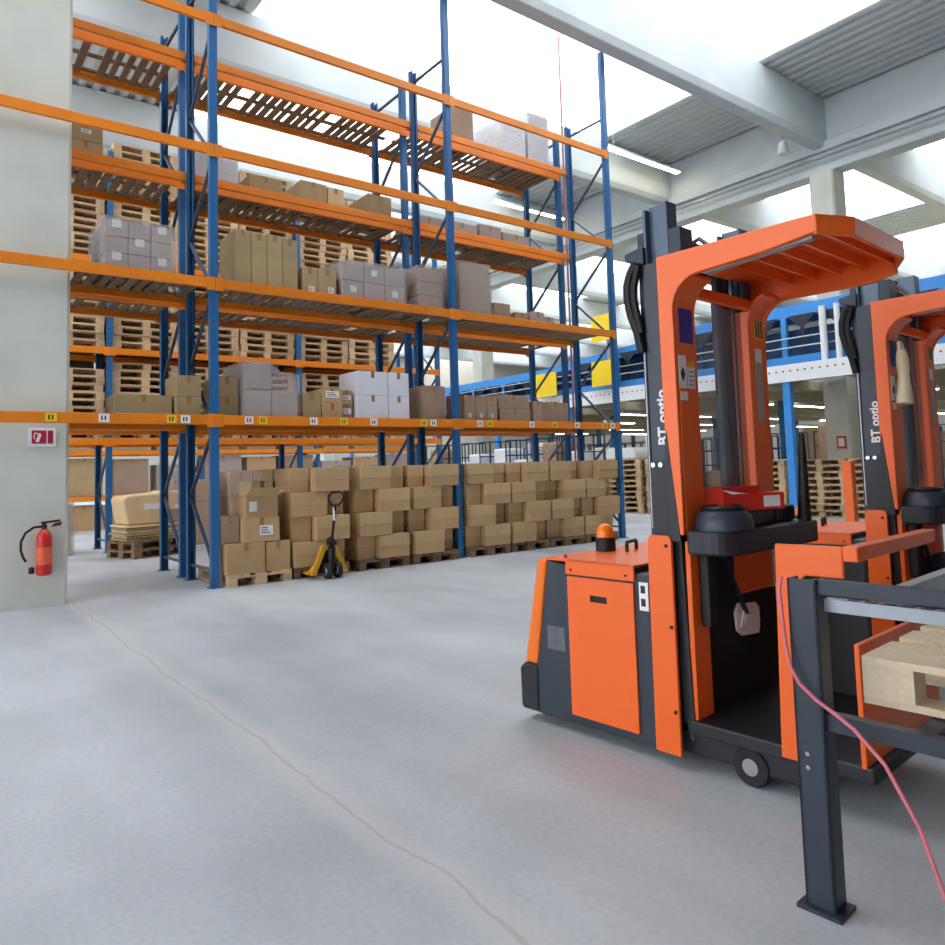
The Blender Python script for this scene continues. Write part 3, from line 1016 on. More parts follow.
def text_mesh(txt, size, parent, mtx, m, name='lettering'):
    c = bpy.data.curves.new('lettering', 'FONT')
    c.body = txt
    c.size = size
    c.extrude = 0.0012
    c.resolution_u = 3
    c.offset = 0.0022
    t = bpy.data.objects.new('lettering_source', c)
    COL.objects.link(t)
    bpy.context.view_layer.update()
    me = bpy.data.meshes.new_from_object(t.evaluated_get(bpy.context.evaluated_depsgraph_get()))
    bpy.data.objects.remove(t)
    bpy.data.curves.remove(c)
    me.materials.clear()
    me.materials.append(m)
    me.transform(mtx)
    o = bpy.data.objects.new(name, me)
    COL.objects.link(o)
    o.parent = parent
    return o


W = 0.87


def make_truck(loc, rz, label):
    """local frame: x across (0 = near side), y to the rear, z up; cab at y<0, battery body at y>0.1"""
    r = tag(empty('order_picker_truck', loc, rz), label, 'forklift truck', 'orange order picker trucks')
    B = 0.005
    # ---- overhead guard
    outer = [(-0.02, 1.03), (0.0, 1.55), (0.0, 2.30), (-0.73, 2.30), (-0.73, 2.235)]
    inner = [(-0.50, 2.205)] + [(y, z) for y, z in arc(-0.219, 2.045, 0.145, 90, 0, 8)] + [(-0.074, 1.55), (-0.074, 1.03)]
    C = outer + inner
    gd = MB().prism(C, 'x', 0.0, 0.03).build('overhead_guard', TRUCK_O, r, bevel=B)
    CF = outer[:4] + [(-0.73, 2.20), (-0.62, 2.175)] + [(y, z) for y, z in arc(-0.219, 2.03, 0.145, 90, 0, 8)] + [(-0.074, 1.55), (-0.074, 1.03)]
    MB().prism(CF, 'x', W - 0.03, W).build('side_arch', TRUCK_O, gd, bevel=B)
    up = [(y, z) for y, z in arc(-0.219, 2.045, 0.145, 72, 0, 7)] + [(-0.074, 1.03), (-0.054, 1.03), (-0.054, 2.04)] + [(y, z) for y, z in arc(-0.219, 2.045, 0.165, 2, 72, 7)]
    MB().prism(up, 'x', 0.03, 0.185).build('upright', TRUCK_O, gd, bevel=0.003)
    MB().prism(up, 'x', W - 0.185, W - 0.03).build('upright', TRUCK_O, gd, bevel=0.003)
    MB().box(W - 0.187, W - 0.182, -0.07, 0.06, 1.03, 2.12).build('inner_side', TRUCK_O, gd)
    tp = MB().prism([(0.0, 0.0), (0.0, -0.73), (0.16, -0.81), (W - 0.16, -0.81), (W, -0.73), (W, 0.0)], 'z', 2.292, 2.305).build('roof_plate', TRUCK_O, gd, bevel=0.003)
    fe = MB()
    fz0, fz1 = 2.225, 2.30
    for a, b in (((0.0, -0.73), (0.16, -0.81)), ((0.16, -0.81), (W - 0.16, -0.81)), ((W - 0.16, -0.81), (W, -0.73))):
        dx, dy = b[0] - a[0], b[1] - a[1]
        l = math.hypot(dx, dy)
        nx, ny = -dy / l * 0.02, dx / l * 0.02
        fe.prism([a, b, (b[0] + nx, b[1] + ny), (a[0] + nx, a[1] + ny)], 'z', fz0, fz1)
    fe.build('front_edge', TRUCK_O, gd, bevel=0.003)
    for k, y in enumerate((-0.24, -0.36, -0.48, -0.60, -0.71)):
        MB().prism([(y, 2.245), (y - 0.012, 2.245), (y - 0.012, 2.293), (y, 2.293)], 'x', 0.09, W - 0.03).build('roof_rib', TRUCK_O, gd)
    MB().prism([(-0.22, 2.185), (-0.70, 2.22), (-0.70, 2.255), (-0.22, 2.22)], 'x', 0.03, 0.075).build('edge_channel', GREYSTK, gd, bevel=0.004)
    MB().box(0.03, W - 0.03, -0.09, -0.06, 2.12, 2.18).build('rear_cross_tube', TRUCK_O, gd, bevel=0.008)
    # ---- rear screen
    MB().box(0.185, W - 0.188, -0.040, -0.035, 1.05, 2.12).build('rear_screen', SCREEN, r)
    # stickers
    st = MB().box(0.045, 0.155, -0.0775, -0.0755, 1.90, 2.06)
    st.build('sticker', NAVY, r)['label'] = 'dark blue sticker'
    MB().box(0.025, 0.085, -0.0775, -0.0755, 1.69, 1.84).build('sticker', PAPER, r)['label'] = 'white sticker with diamond'
    q = MB().prism([(0.055, 1.72), (0.073, 1.755), (0.055, 1.79), (0.037, 1.755)], 'y', -0.0785, -0.0775)
    q.build('sticker_mark', INK, r)
    q = MB().box(0.095, 0.155, -0.0775, -0.0755, 1.69, 1.79, 0).box(0.095, 0.155, -0.0775, -0.0755, 1.79, 1.815, 1)
    for k in range(4):
        q.box(0.102, 0.148, -0.0785, -0.0775, 1.705 + k * 0.02, 1.712 + k * 0.02, 2)
    q.build('sticker', [PAPER, YSTK, GREYSTK], r)['label'] = 'white sticker with yellow header'
    MB().box(0.03, 0.088, -0.0775, -0.0755, 1.635, 1.675).build('sticker', PAPER, r)['label'] = 'small white sticker'
    MB().box(0.06, 0.13, -0.073, -0.071, 1.17, 1.21).build('sticker', GREYSTK, r)['label'] = 'small grey sticker'
    q = MB().box(W - 0.125, W - 0.04, -0.0775, -0.0755, 1.98, 2.09, 0)
    for k in range(3):
        q.box(W - 0.112 + k * 0.026, W - 0.098 + k * 0.026, -0.0785, -0.0775, 1.99, 2.08, 1)
    q.build('sticker', [YSTK, INK], r)['label'] = 'yellow sticker with black strokes'
    q = MB().box(W - 0.13, W - 0.065, -0.0775, -0.0755, 1.55, 1.93, 0).box(W - 0.13, W - 0.065, -0.0785, -0.0775, 1.86, 1.93, 1)
    q.build('sticker', [GREYSTK, PAPER], r)['label'] = 'long grey sticker with white top'
    # ---- mast
    ms = MB()
    for x0, s in ((0.09, 1), (W - 0.09, -1)):
        xa, xb = sorted((x0, x0 + s * 0.02))
        ms.box(xa, xb, -0.02, 0.085, 0.12, 2.585)
        xa, xb = sorted((x0 - s * 0.035, x0 + s * 0.05))
        ms.box(xa, xb, 0.085, 0.10, 0.12, 2.57).box(xa, xb, -0.035, -0.02, 0.12, 2.58)
    mast = ms.build('mast', MASTG, r, bevel=0.003)
    ms = MB()
    for x0, s in ((0.10, 1), (W - 0.10, -1)):
        xa, xb = sorted((x0 - s * 0.045, x0 + s * 0.06))
        ms.box(xa, xb, 0.10, 0.135, 0.1, 2.46)
        ms.box(xa, xb, -0.10, -0.036, 2.306, 2.44)
    ms.build('outer_mast', MASTD, mast, bevel=0.003)
    mt = MB()
    mt.prism([(0.10, 2.30), (0.18, 2.325), (0.197, 2.345), (0.197, 2.37), (0.12, 2.385), (0.09, 2.385), (0.09, 2.30)], 'x', 0.03, W - 0.03)
    mt.build('mast_head', MASTD, mast, bevel=0.006)
    MB().box(0.20, W - 0.2, 0.02, 0.06, 2.33, 2.40).build('cross_bar', MASTD, mast, bevel=0.004)
    pu = MB()
    for k in range(4):
        pu.lathe([(0.03, -0.012), (0.045, -0.012), (0.045, 0.012), (0.03, 0.012)], (0.34 + 0.07 * k, 0.02, 2.40 - 0.0 * k), 'x', 14)
    pu.build('pulley', BLACK, mast)
    MB().tube([(0.25, 0.0, 2.33), (0.25, -0.02, 2.40), (0.25, -0.08, 2.42), (0.26, -0.13, 2.37), (0.26, -0.14, 2.31)], 0.012, 8).build('hydraulic_hose', GALV, mast)
    MB().lathe([(0.035, 0.14), (0.035, 2.2), (0.025, 2.2), (0.025, 2.34)], (0.62, 0.05, 0), 'z', 14).build('lift_cylinder', MASTD, mast)
    MB().lathe([(0.035, 0.14), (0.035, 2.2), (0.025, 2.2), (0.025, 2.34)], (0.69, 0.05, 0), 'z', 14).build('lift_cylinder', MASTD, mast)
    ch = MB()
    for x in (0.655, 0.66, 0.72):
        ch.tube([(x, -0.015, 1.2), (x, -0.015, 2.3)], 0.006, 6)
    ch.build('lift_chain', MASTD, mast)
    MB().tube([(0.03, 0.135, 2.31), (0.03, 0.165, 2.27), (0.03, 0.185, 2.21), (0.03, 0.187, 2.14), (0.03, 0.17, 2.06), (0.03, 0.14, 1.98), (0.03, 0.12, 1.88)], 0.022, 8).tube([(0.03, 0.12, 2.30), (0.03, 0.135, 2.25), (0.03, 0.15, 2.20), (0.03, 0.152, 2.14), (0.03, 0.138, 2.06), (0.03, 0.118, 1.97)], 0.018, 8).build('hose_loop', BLACK, mast)
    MB().tube([(0.05, 0.118, 1.88), (0.05, 0.119, 1.4), (0.05, 0.12, 1.05)], 0.006, 6).build('cable', GALV, mast)
    cv = MB().box(0.045, 0.055, -0.03, 0.105, 1.03, 2.30).build('mast_cover', TRUCK_G, r, bevel=0.003)
    MB().prism([(-0.06, 0.2), (0.105, 0.2), (0.107, 1.36), (-0.03, 1.36)], 'x', 0.030, 0.044).prism([(-0.06, 1.0), (0.006, 1.0), (0.002, 1.46), (-0.008, 1.50)], 'x', 0.031, 0.0435).prism([(-0.06, 1.0), (0.004, 1.0), (0.0, 1.44), (-0.012, 1.50)], 'x', -0.003, 0.031).build('lower_mast_cover', TRUCK_D, r, bevel=0.003)
    for yy in (0.045, 0.085):
        MB().lathe([(0.012, -0.008), (0.012, 0.004)], (0.03, yy, 1.345), 'x', 12).build('cover_bolt', CHROME, r)
    # lettering read upwards on the near mast cover
    mtx = Matrix(((0, 0, -1, 0.043), (0, -1, 0, 0.0), (1, 0, 0, 0.0), (0, 0, 0, 1)))
    # text x -> +z (upwards), text y -> towards the rear, facing -x
    mtx = Matrix.Translation((0.043, 0.012, 1.435)) @ Matrix(((0, 0, -1, 0), (0, 1, 0, 0), (1, 0, 0, 0), (0, 0, 0, 1)))
    text_mesh('BT optio', 0.072, cv, mtx, PAPER)
    # ---- battery body
    side = MB()
    side.prism([(0.125, 0.06), (0.125, 0.84), (0.21, 0.84), (0.21, 0.862), (0.62, 0.862), (0.62, 0.84), (0.765, 0.86), (0.86, 0.31), (0.97, 0.29), (0.985, 0.05), (0.9, 0.05)], 'x', 0.012, W - 0.012)
    side.build('body', TRUCK_G, r, bevel=0.008)
    pn = MB()
    # near side cover panel with a slotted hand hole
    y0, y1, za, zb = 0.215, 0.622, 0.10, 0.79
    hy0, hy1, hz0, hz1 = 0.372, 0.476, 0.675, 0.708
    pn.box(0.0, 0.011, y0, y1, za, hz0).box(0.0, 0.011, y0, y1, hz1, zb).box(0.0, 0.011, y0, hy0, hz0, hz1).box(0.0, 0.011, hy1, y1, hz0, hz1)
    pn = pn.build('side_panel', TRUCK_O, r)
    MB().box(0.011, 0.0118, hy0, hy1, hz0, hz1).build('hand_hole', BLACK, pn)
    MB().box(W - 0.011, W, y0, y1, za, zb).build('side_panel', TRUCK_O, r)
    lid = MB().prism([(0.205, 0.868), (0.205, 0.80), (0.628, 0.80), (0.628, 0.868), (0.61, 0.876), (0.22, 0.876)], 'x', -0.004, 0.0118).box(-0.004, W + 0.004, 0.205, 0.76, 0.8625, 0.876)
    lid = lid.build('battery_lid', TRUCK_O, r, bevel=0.004)
    for yy in (0.25, 0.59):
        MB().lathe([(0.006, -0.004), (0.006, 0.002)], (-0.004, yy, 0.825), 'x', 10).build('lid_screw', BLACK, lid)
    MB().tube([(0.43, 0.56, 0.876), (0.43, 0.56, 0.915), (0.44, 0.565, 0.925), (0.56, 0.595, 0.925), (0.57, 0.60, 0.915), (0.57, 0.60, 0.876)], 0.01, 8).build('lift_handle', BLACK, lid)
    re = MB().prism([(0.765, 0.868), (0.835, 0.862), (0.955, 0.30), (0.86, 0.30)], 'x', 0.004, W - 0.004).build('rear_fascia', TRUCK_O2, r, bevel=0.02)
    MB().prism([(0.86, 0.06), (0.985, 0.06), (0.99, 0.27), (0.955, 0.298), (0.86, 0.298)], 'x', 0.0, W).build('bumper', TRUCK_D, r, bevel=0.015)
    MB().box(0.0085, 0.0115, 0.66, 0.78, 0.40, 0.52).build('scuffed_plate', mat('scuffed_plate_print', (104, 108, 114), 0.5, var=0.3, scale=20), r)
    MB().lathe([(0.01, 0.0), (0.01, 0.03), (0.006, 0.035)], (0.03, 0.655, 0.86), 'z', 10).build('red_knob', RED, r)
    bc = MB().lathe([(0.055, 0.0), (0.055, 0.07), (0.05, 0.075)], (0.40, 0.68, 0.8765), 'z', 20).build('beacon', BLACK, r)
    MB().lathe([(0.049, 0.075), (0.049, 0.10), (0.04, 0.13), (0.022, 0.145), (0.005, 0.149)], (0.40, 0.68, 0.8765), 'z', 20).build('beacon_lens', AMBER, bc)
    q = MB().box(0.006, 0.0115, 0.135, 0.185, 0.67, 0.80, 0)
    for zz in (0.69, 0.75):
        q.box(0.005, 0.006, 0.15, 0.175, zz, zz + 0.035, 1)
    q.build('white_label', [PAPER, INK], r)
    # ---- lower mast guard, near side
    lg = MB().prism([(-0.012, 0.06), (0.118, 0.06), (0.112, 1.0), (0.10, 1.025), (0.0, 1.025), (-0.012, 1.01)], 'x', -0.012, 0.006).build('mast_guard_panel', TRUCK_O, r, bevel=0.003)
    for zz, yy in ((0.98, 0.012), (0.62, 0.004), (0.25, 0.004)):
        MB().lathe([(0.008, -0.018), (0.008, -0.011)], (0, yy, zz), 'x', 10).build('guard_bolt', BLACK, lg)
    MB().prism([(-0.012, 0.06), (0.118, 0.06), (0.112, 1.025), (-0.012, 1.025)], 'x', W - 0.006, W + 0.012).build('mast_guard_panel', TRUCK_O, r, bevel=0.003)
    # ---- cab
    MB().box(0.02, W - 0.02, -0.80, -0.03, 0.16, 0.22).build('platform', TRUCK_D, r, bevel=0.008)
    MB().box(0.04, 0.17, -0.075, -0.05, 0.22, 1.0).build('cab_post', TRUCK_O, r, bevel=0.003)
    MB().box(0.17, 0.44, -0.06, -0.04, 0.22, 1.02).box(0.44, W - 0.03, -0.06, -0.04, 0.22, 0.70).build('cab_back', BLACK, r)
    MB().box(0.445, W - 0.03, -0.056, -0.044, 0.705, 1.02).build('cab_back_upper', TRUCK_O, r)
    MB().box(W - 0.02, W, -0.50, -0.08, 0.18, 0.92).build('cab_side_panel', TRUCK_D, r, bevel=0.006)
    cs = MB().prism([(-0.462, 0.18), (-0.485, 1.018), (-0.745, 1.018), (-0.745, 0.90), (-0.60, 0.90), (-0.575, 0.875), (-0.575, 0.18)], 'x', 0.0, 0.02).build('cab_side_panel', TRUCK_O, r, bevel=0.006)
    MB().box(0.0, W, -0.80, -0.745, 0.965, 1.022).build('cab_front_bar', TRUCK_O, r, bevel=0.006)
    MB().box(0.02, W - 0.025, -0.775, -0.755, 0.20, 0.66).build('cab_front_panel', TRUCK_O, r, bevel=0.004)
    plan = [(0.0, -0.085), (0.0, -0.13)] + [(0.10 + 0.10 * math.cos(math.radians(a)), -0.17 + 0.12 * math.sin(math.radians(a))) for a in range(180, 271, 15)] + [(W - 0.03, -0.30), (W - 0.03, -0.085)]
    MB().box(0.30, 0.54, -0.23, -0.10, 1.0505, 1.125).build('tray_shelf', TRUCK_D, r, bevel=0.006)
    con = MB().prism(plan, 'z', 0.945, 1.05).build('console', TRUCK_D, r, bevel=0.012)
    dm = [(0.128, 0.0), (0.128, 0.03), (0.118, 0.065), (0.10, 0.085), (0.085, 0.085), (0.07, 0.06), (0.02, 0.055)]
    MB().lathe(dm, (0.155, -0.18, 1.05), 'z', 24).build('steering_pod', TRUCK_G, con)
    MB().tube([(0.155 + 0.082 * math.cos(2 * math.pi * k / 20), -0.18 + 0.082 * math.sin(2 * math.pi * k / 20), 1.145) for k in range(20)], 0.012, 8, closed=True).bar((0.075, -0.18, 1.143), (0.235, -0.18, 1.143), 0.02, 0.01).lathe([(0.02, 0.0), (0.02, 0.045)], (0.155, -0.18, 1.10), 'z', 12).build('steering_wheel', BLACK, con)
    MB().box(0.60, 0.78, -0.22, -0.12, 1.05, 1.13).build('control_box', TRUCK_D, con, bevel=0.015)
    MB().tube([(0.775, -0.262, 1.05), (0.785, -0.262, 1.20), (0.795, -0.262, 1.36), (0.80, -0.262, 1.48)], [0.032, 0.026, 0.02, 0.012], 10).build('control_grip', BLACK, con)
    MB().bar((0.30, -0.08, 0.93), (0.48, -0.09, 0.62), 0.02, 0.012).build('stay_bar', MASTD, r)
    MB().box(0.09, 0.15, -0.13, -0.08, 0.62, 0.945).build('grab_handle', BLACK, r, bevel=0.012)
    # wheels and chassis
    MB().box(0.06, W - 0.06, -0.55, 0.9, 0.06, 0.16).build('chassis', TRUCK_D, r, bevel=0.008)
    for x in (0.05, W - 0.12):
        w = MB().lathe([(0.03, 0.0), (0.075, 0.0), (0.08, 0.01), (0.08, 0.06), (0.075, 0.07), (0.03, 0.07)], (x, -0.30, 0.081), 'x', 20).build('wheel', TYRE, r)
        MB().lathe([(0.01, -0.003), (0.035, -0.003), (0.035, 0.073), (0.01, 0.073)], (x, -0.30, 0.081), 'x', 14).build('hub', CHROME, w)
    w = MB().lathe([(0.05, -0.05), (0.12, -0.05), (0.125, -0.04), (0.125, 0.04), (0.12, 0.05), (0.05, 0.05)], (W / 2, 0.62, 0.126), 'x', 24).build('drive_wheel', TYRE, r)
    return r


T1 = make_truck((-0.223, -6.898, 0), math.radians(4), 'orange order picker truck in front, with amber beacon on its battery lid')
index_children()
T2 = copy_tree(T1)
T2.location = (1.754, -6.973, 0)
tag(T2, 'orange order picker truck parked behind the front one, with a cream glove', 'forklift truck', 'orange order picker trucks')


def tl(T, p):
    a = T.rotation_euler.z
    return (T.location.x + p[0] * math.cos(a) - p[1] * math.sin(a), T.location.y + p[0] * math.sin(a) + p[1] * math.cos(a), p[2])


RZ = math.radians(4)
# red tray with papers on the console
tr = tag(empty('document_tray', tl(T1, (0.37, -0.16, 1.1262)), RZ - 0.42), 'red board tray with papers on the front truck console', 'tray')
a, b, h, t = 0.165, 0.085, 0.075, 0.006
tb = MB().box(-a, a, -b, b, 0.0, t).box(-a, a, -b, -b + t, t, h).box(-a, a, b - t, b, t, h + 0.03).box(-a, -a + t, -b + t, b - t, t, h + 0.03).box(a - t, a, -b + t, b - t, t, h)
tb.build('tray_body', REDBOX, tr)
MB().box(0.05, 0.14, -b - 0.002, -b - 0.0005, 0.012, h - 0.012).build('white_label', PAPER, tr)
for k in range(2):
    pp = MB()
    pp.xf = Matrix.Translation((0.02 + 0.03 * k, 0.0, h - 0.03 + 0.012 * k)) @ Matrix.Rotation(0.12 + 0.1 * k, 4, 'X') @ Matrix.Rotation(0.15 * k, 4, 'Y')
    pp.box(-0.12, 0.10, -0.06, 0.06, 0, 0.002)
    pp.build('paper_sheet', PAPER, tr)
# crumpled paper in the cab
cr = MB()
cr.prism([(0.415, 0.545), (0.46, 0.515), (0.53, 0.508), (0.62, 0.502), (0.635, 0.56), (0.63, 0.63), (0.60, 0.655), (0.52, 0.66), (0.44, 0.672), (0.405, 0.63)], 'y', -0.076, -0.0615)
cr.prism([(0.43, 0.56), (0.50, 0.53), (0.61, 0.53), (0.615, 0.60), (0.56, 0.635), (0.47, 0.64)], 'y', -0.086, -0.077)
cr.prism([(0.45, 0.575), (0.53, 0.545), (0.575, 0.61), (0.48, 0.625)], 'y', -0.093, -0.087)
o = cr.build('paper_bundle', PAPER, None, bevel=0.004, loc=T1.location, rotz=RZ)
tag(o, 'crumpled white paper bundle tucked against the front truck cab back', 'paper')
# glove hung on the second truck
gl = MB()
prof = [(0.0, 0.022), (0.04, 0.034), (0.10, 0.038), (0.16, 0.032), (0.23, 0.038), (0.30, 0.048), (0.335, 0.046)]
pts, rad = [], []
for z, rr in prof:
    pts.append((0.075 + 0.012 * math.sin(11 * z), -0.13, 2.0 - z))
    rad.append(rr)
gl.tube(pts, rad, 12)
for k in range(4):
    x = 0.052 + 0.016 * k
    gl.tube([(x, -0.13, 1.99), (x - 0.003, -0.128, 2.03), (x - 0.003, -0.124, 2.052 - 0.008 * abs(k - 1.5))], [0.010, 0.010, 0.007], 8)
gl.tube([(0.10, -0.13, 1.93), (0.122, -0.132, 1.965), (0.124, -0.13, 1.995)], [0.012, 0.011, 0.007], 8)
o = gl.build('work_glove', CLOTH, None, loc=T2.location, rotz=RZ)
tag(o, 'cream work glove hanging on the upright of the second truck', 'glove')

# ------------------------------------------------------------------ steel frame in the foreground with a pallet
def frame_stand(x0, x1, y0, y1):
    r = tag(empty('steel_load_stand', T1.location, RZ), 'dark grey steel load stand in front of the trucks holding a pallet', 'load stand')
    zt = 0.985
    for x in (x0, x1):
        for y in (y0, y1 if x == x0 else y1 - 0.14):
            dy = -0.09 if y == y0 else 0.09
            q = MB()
            ya, yb = sorted((y, y - dy))
            s = 1 if x == x0 else -1
            q.box(*sorted((x, x + s * 0.012)), ya, yb, 0.012, zt)
            q.box(*sorted((x, x + s * 0.075)), *sorted((y - dy, y - dy + (0.012 if dy > 0 else -0.012))), 0.012, zt)
            q.box(*sorted((x, x + s * 0.06)), *sorted((y, y - (0.012 if dy > 0 else -0.012))), 0.012, zt)
            p = q.build('post', TRUCK_G, r, bevel=0.003)
            MB().box(*sorted((x - s * 0.02, x + s * 0.09)), ya - 0.02, yb + 0.02, 0, 0.012).build('foot_plate', TRUCK_G, p)
            bo = MB()
            for zz in (0.42, 0.46):
                bo.lathe([(0.007, -0.006), (0.007, 0.0)] if s > 0 else [(0.007, 0.0), (0.007, 0.006)], (x, (ya + yb) / 2 + 0.01, zz), 'x', 10)
            bo.build('bolt', CHROME, p)
    for x, s, y1 in ((x0, 1, y1), (x1, -1, y1 - 0.14)):
        xa, xb = sorted((x + s * 0.012, x + s * 0.05))
        MB().box(xa, xb, y0 + 0.07, y1 - 0.07, zt - 0.045, zt).build('top_rail', TRUCK_G, r, bevel=0.003)
        xa, xb = sorted((x + s * 0.05, x + s * 0.09))
        g = MB().box(xa, xb, y0 + 0.07, y1 - 0.07, zt - 0.10, zt - 0.062)
        n = int((y1 - y0 - 0.2) / 0.05)
        for k in range(n):
            yy = y0 + 0.1 + k * 0.05
            g.box(xa + 0.008, xb - 0.008, yy, yy + 0.03, zt - 0.062, zt - 0.060, 1)
        g.build('perforated_rail', [GALV, MASTD], r)
        xa, xb = sorted((x + s * 0.02, x + s * 0.06))
        MB().box(xa, xb, y0 + 0.07, y1 - 0.07, 0.535, 0.585).build('shelf_rail', TRUCK_G, r)
    for y in (y0 + 0.03, y1 - 0.13):
        MB().box(x0 + 0.09, x1 - 0.09, y - 0.02, y + 0.02, zt - 0.08, zt - 0.02).build('cross_rail', GALV, r, bevel=0.003)
    for y in (y0 + 0.2, (y0 + y1) / 2, y1 - 0.2):
        MB().box(x0 + 0.06, x1 - 0.06, y - 0.025, y + 0.025, 0.54, 0.58).build('shelf_bar', TRUCK_G, r)
    return r


frame_stand(-0.60, 0.58, -2.30, -0.815)
np_ = full_pallet(*tl(T1, (0.0, -1.545, 0.5865))[:2], 0.5865, RZ, 'pale new wooden pallet lying in the grey steel stand', None)
for o in COL.objects:
    if o.parent is np_:
        o.data.materials[0] = WOOD_NEW
# red cable draped over the stand
pts = [(-0.612, -0.806, 0.990), (-0.620, -0.800, 0.95), (-0.622, -0.806, 0.86), (-0.625, -0.812, 0.79), (-0.625, -0.823, 0.72), (-0.625, -0.85, 0.672), (-0.625, -0.895, 0.635), (-0.626, -0.95, 0.605), (-0.628, -1.00, 0.575), (-0.635, -1.08, 0.50), (-0.645, -1.16, 0.36), (-0.655, -1.22, 0.18), (-0.665, -1.27, 0.05), (-0.68, -1.33, 0.009), (-0.70, -1.48, 0.009)]

c = MB().tube(pts, 0.006, 8)
tag(c.build('cable', CABLE, None, loc=T1.location, rotz=RZ), 'thin pinkish red cable hanging beside the grey stand post', 'cable')

# ------------------------------------------------------------------ mezzanine and conveyor
mz = tag(empty('mezzanine_platform', (12, 0, 0)), 'white steel mezzanine platform with blue posts carrying the conveyor', 'mezzanine')
MY0, MY1 = -9.0, 24.0
e = MB().box(0.0, 0.06, MY0, MY1, 2.99, 3.36, 0)
k = MY0 + 0.15
while k < MY1:
    e.box(-0.003, 0.0, k, k + 0.035, 3.20, 3.235, 1)
    k += 0.16
e.build('edge_beam', [MEZZW, INK], mz)
MB().box(0.06, 2.9, MY0, MY1, 3.28, 3.36).build('deck', GALV, mz)
UNDER = mat('mezzanine_underside_board', (186, 180, 156), 0.7, var=0.06)
MB().box(3.7, 19.5, MY0, MY1, 3.28, 3.36).build('deck', UNDER, mz)
for y in (-7.2, -4.0, -0.68, 2.6, 5.9, 9.2, 12.5, 15.8, 19.1):
    MB().box(0.06, 0.2, y - 0.08, y + 0.08, 0, 3.28).build('post', CONV, mz)
    for xx in (5.6, 12.0, 18.5):
        MB().box(xx, xx + 0.15, y - 0.08, y + 0.08, 0, 3.28).build('post', BLUE_POST, mz)
for y in [-7.6 + 2.0 * k for k in range(16)]:
    MB().box(0.2, 19.4, y - 0.05, y + 0.05, 3.05, 3.28).build('joist', UNDER, mz)

cv = tag(empty('belt_conveyor', (12.25, 0, 3.36)), 'long blue belt conveyor running along the white mezzanine edge', 'conveyor')


def cz(y):
    return 1.05 if y < 1.0 else max(0.62, 1.05 - (y - 1.0) * 0.07)


ys = [-9.0 + 1.0 * k for k in range(33)]
for nm, o0, o1, xx, m in (('top_side_frame', 0.0, 0.26, 0.0, CONV), ('far_side_frame', 0.0, 0.26, 0.9, CONV)):
    q = MB()
    for ya, yb in zip(ys[:-1], ys[1:]):
        q._add([(xx, ya, cz(ya) + o0), (xx + 0.06, ya, cz(ya) + o0), (xx + 0.06, ya, cz(ya) + o1), (xx, ya, cz(ya) + o1),
                (xx, yb, cz(yb) + o0), (xx + 0.06, yb, cz(yb) + o0), (xx + 0.06, yb, cz(yb) + o1), (xx, yb, cz(yb) + o1)],
               [(0, 1, 2, 3), (7, 6, 5, 4), (4, 5, 1, 0), (5, 6, 2, 1), (6, 7, 3, 2), (7, 4, 0, 3)], 0)
    q.build(nm, m, cv)
q = MB()
for ya, yb in zip(ys[:-1], ys[1:]):
    q.quad((0.06, ya, cz(ya) + 0.18), (0.9, ya, cz(ya) + 0.18), (0.9, yb, cz(yb) + 0.18), (0.06, yb, cz(yb) + 0.18))
q.build('belt', CONVD, cv)
MB().box(0.0, 0.05, -9, 23, 0.03, 0.20).build('base_frame', CONV, cv)
q = MB()
for k in range(20):
    y = -8.6 + k * 1.6
    MB().box(0.0, 0.10, y - 0.06, y + 0.06, 0.2, cz(y)).build('leg', CONV, cv)
    for yo in (0.12, 0.86):
        q.prism([(y + yo, cz(y) + 0.02), (y + yo + 0.62, cz(y) + 0.02), (y + yo + 0.38, cz(y) - 0.22), (y + yo + 0.24, cz(y) - 0.22)], 'x', -0.03, -0.002)
        q.box(-0.02, -0.004, y + yo + 0.27, y + yo + 0.35, 0.2, cz(y) - 0.22)
q.build('roller_bracket', CONVD, cv)
for zz in (0.38, 0.58):
    MB().tube([(-0.06, -9, zz), (-0.06, 23, zz)], 0.018, 6).build('guard_rail', GALV, cv)
MB().box(0.5, 0.55, -9, 23, 0.2, 0.85).build('rear_panel', mat('conveyor_blue_panel', (36, 74, 122), 0.5, var=0.4, scale=9), cv)
pl = tag(MB().tube([(12.1, -1.55, 3.36), (12.1, -1.55, 4.5)], 0.07, 12).tube([(12.1, -1.85, 3.36), (12.1, -1.85, 4.5)], 0.06, 12).build('standpipe', MEZZW), 'pair of pale vertical pipes at the conveyor beside the second truck mast', 'pipes')
# yellow panels hung at the conveyor edge
for i, (y0, y1, za, zb, l) in enumerate(((3.9, 4.65, 4.66, 5.36, 'upper yellow square panel behind the right rack posts'), (3.9, 4.7, 3.44, 4.12, 'lower yellow square panel directly under the other yellow one'), (6.1, 6.95, 3.36, 4.05, 'yellow square panel left of the right rack posts'))):
    q = MB().box(11.80, 11.83, y0, y1, za, zb)
    r = q.build('yellow_panel', YEL)
    az, ao = (za + 0.1, 0.26) if i == 0 else (3.715, 0.1)
    MB().box(11.83, 12.175, y0 + ao, y0 + ao + 0.05, az, az + 0.05).build('arm', GALV, r)
    MB().box(11.83, 12.175, y1 - ao - 0.05, y1 - ao, az, az + 0.05).build('arm', GALV, r)
    if i == 0:
        MB().box(12.11, 12.168, y0 + 0.26, y1 - 0.26, 3.72, za + 0.16).build('mount', GALV, r)
    tag(r, l, 'panel', 'yellow panels on the mezzanine')

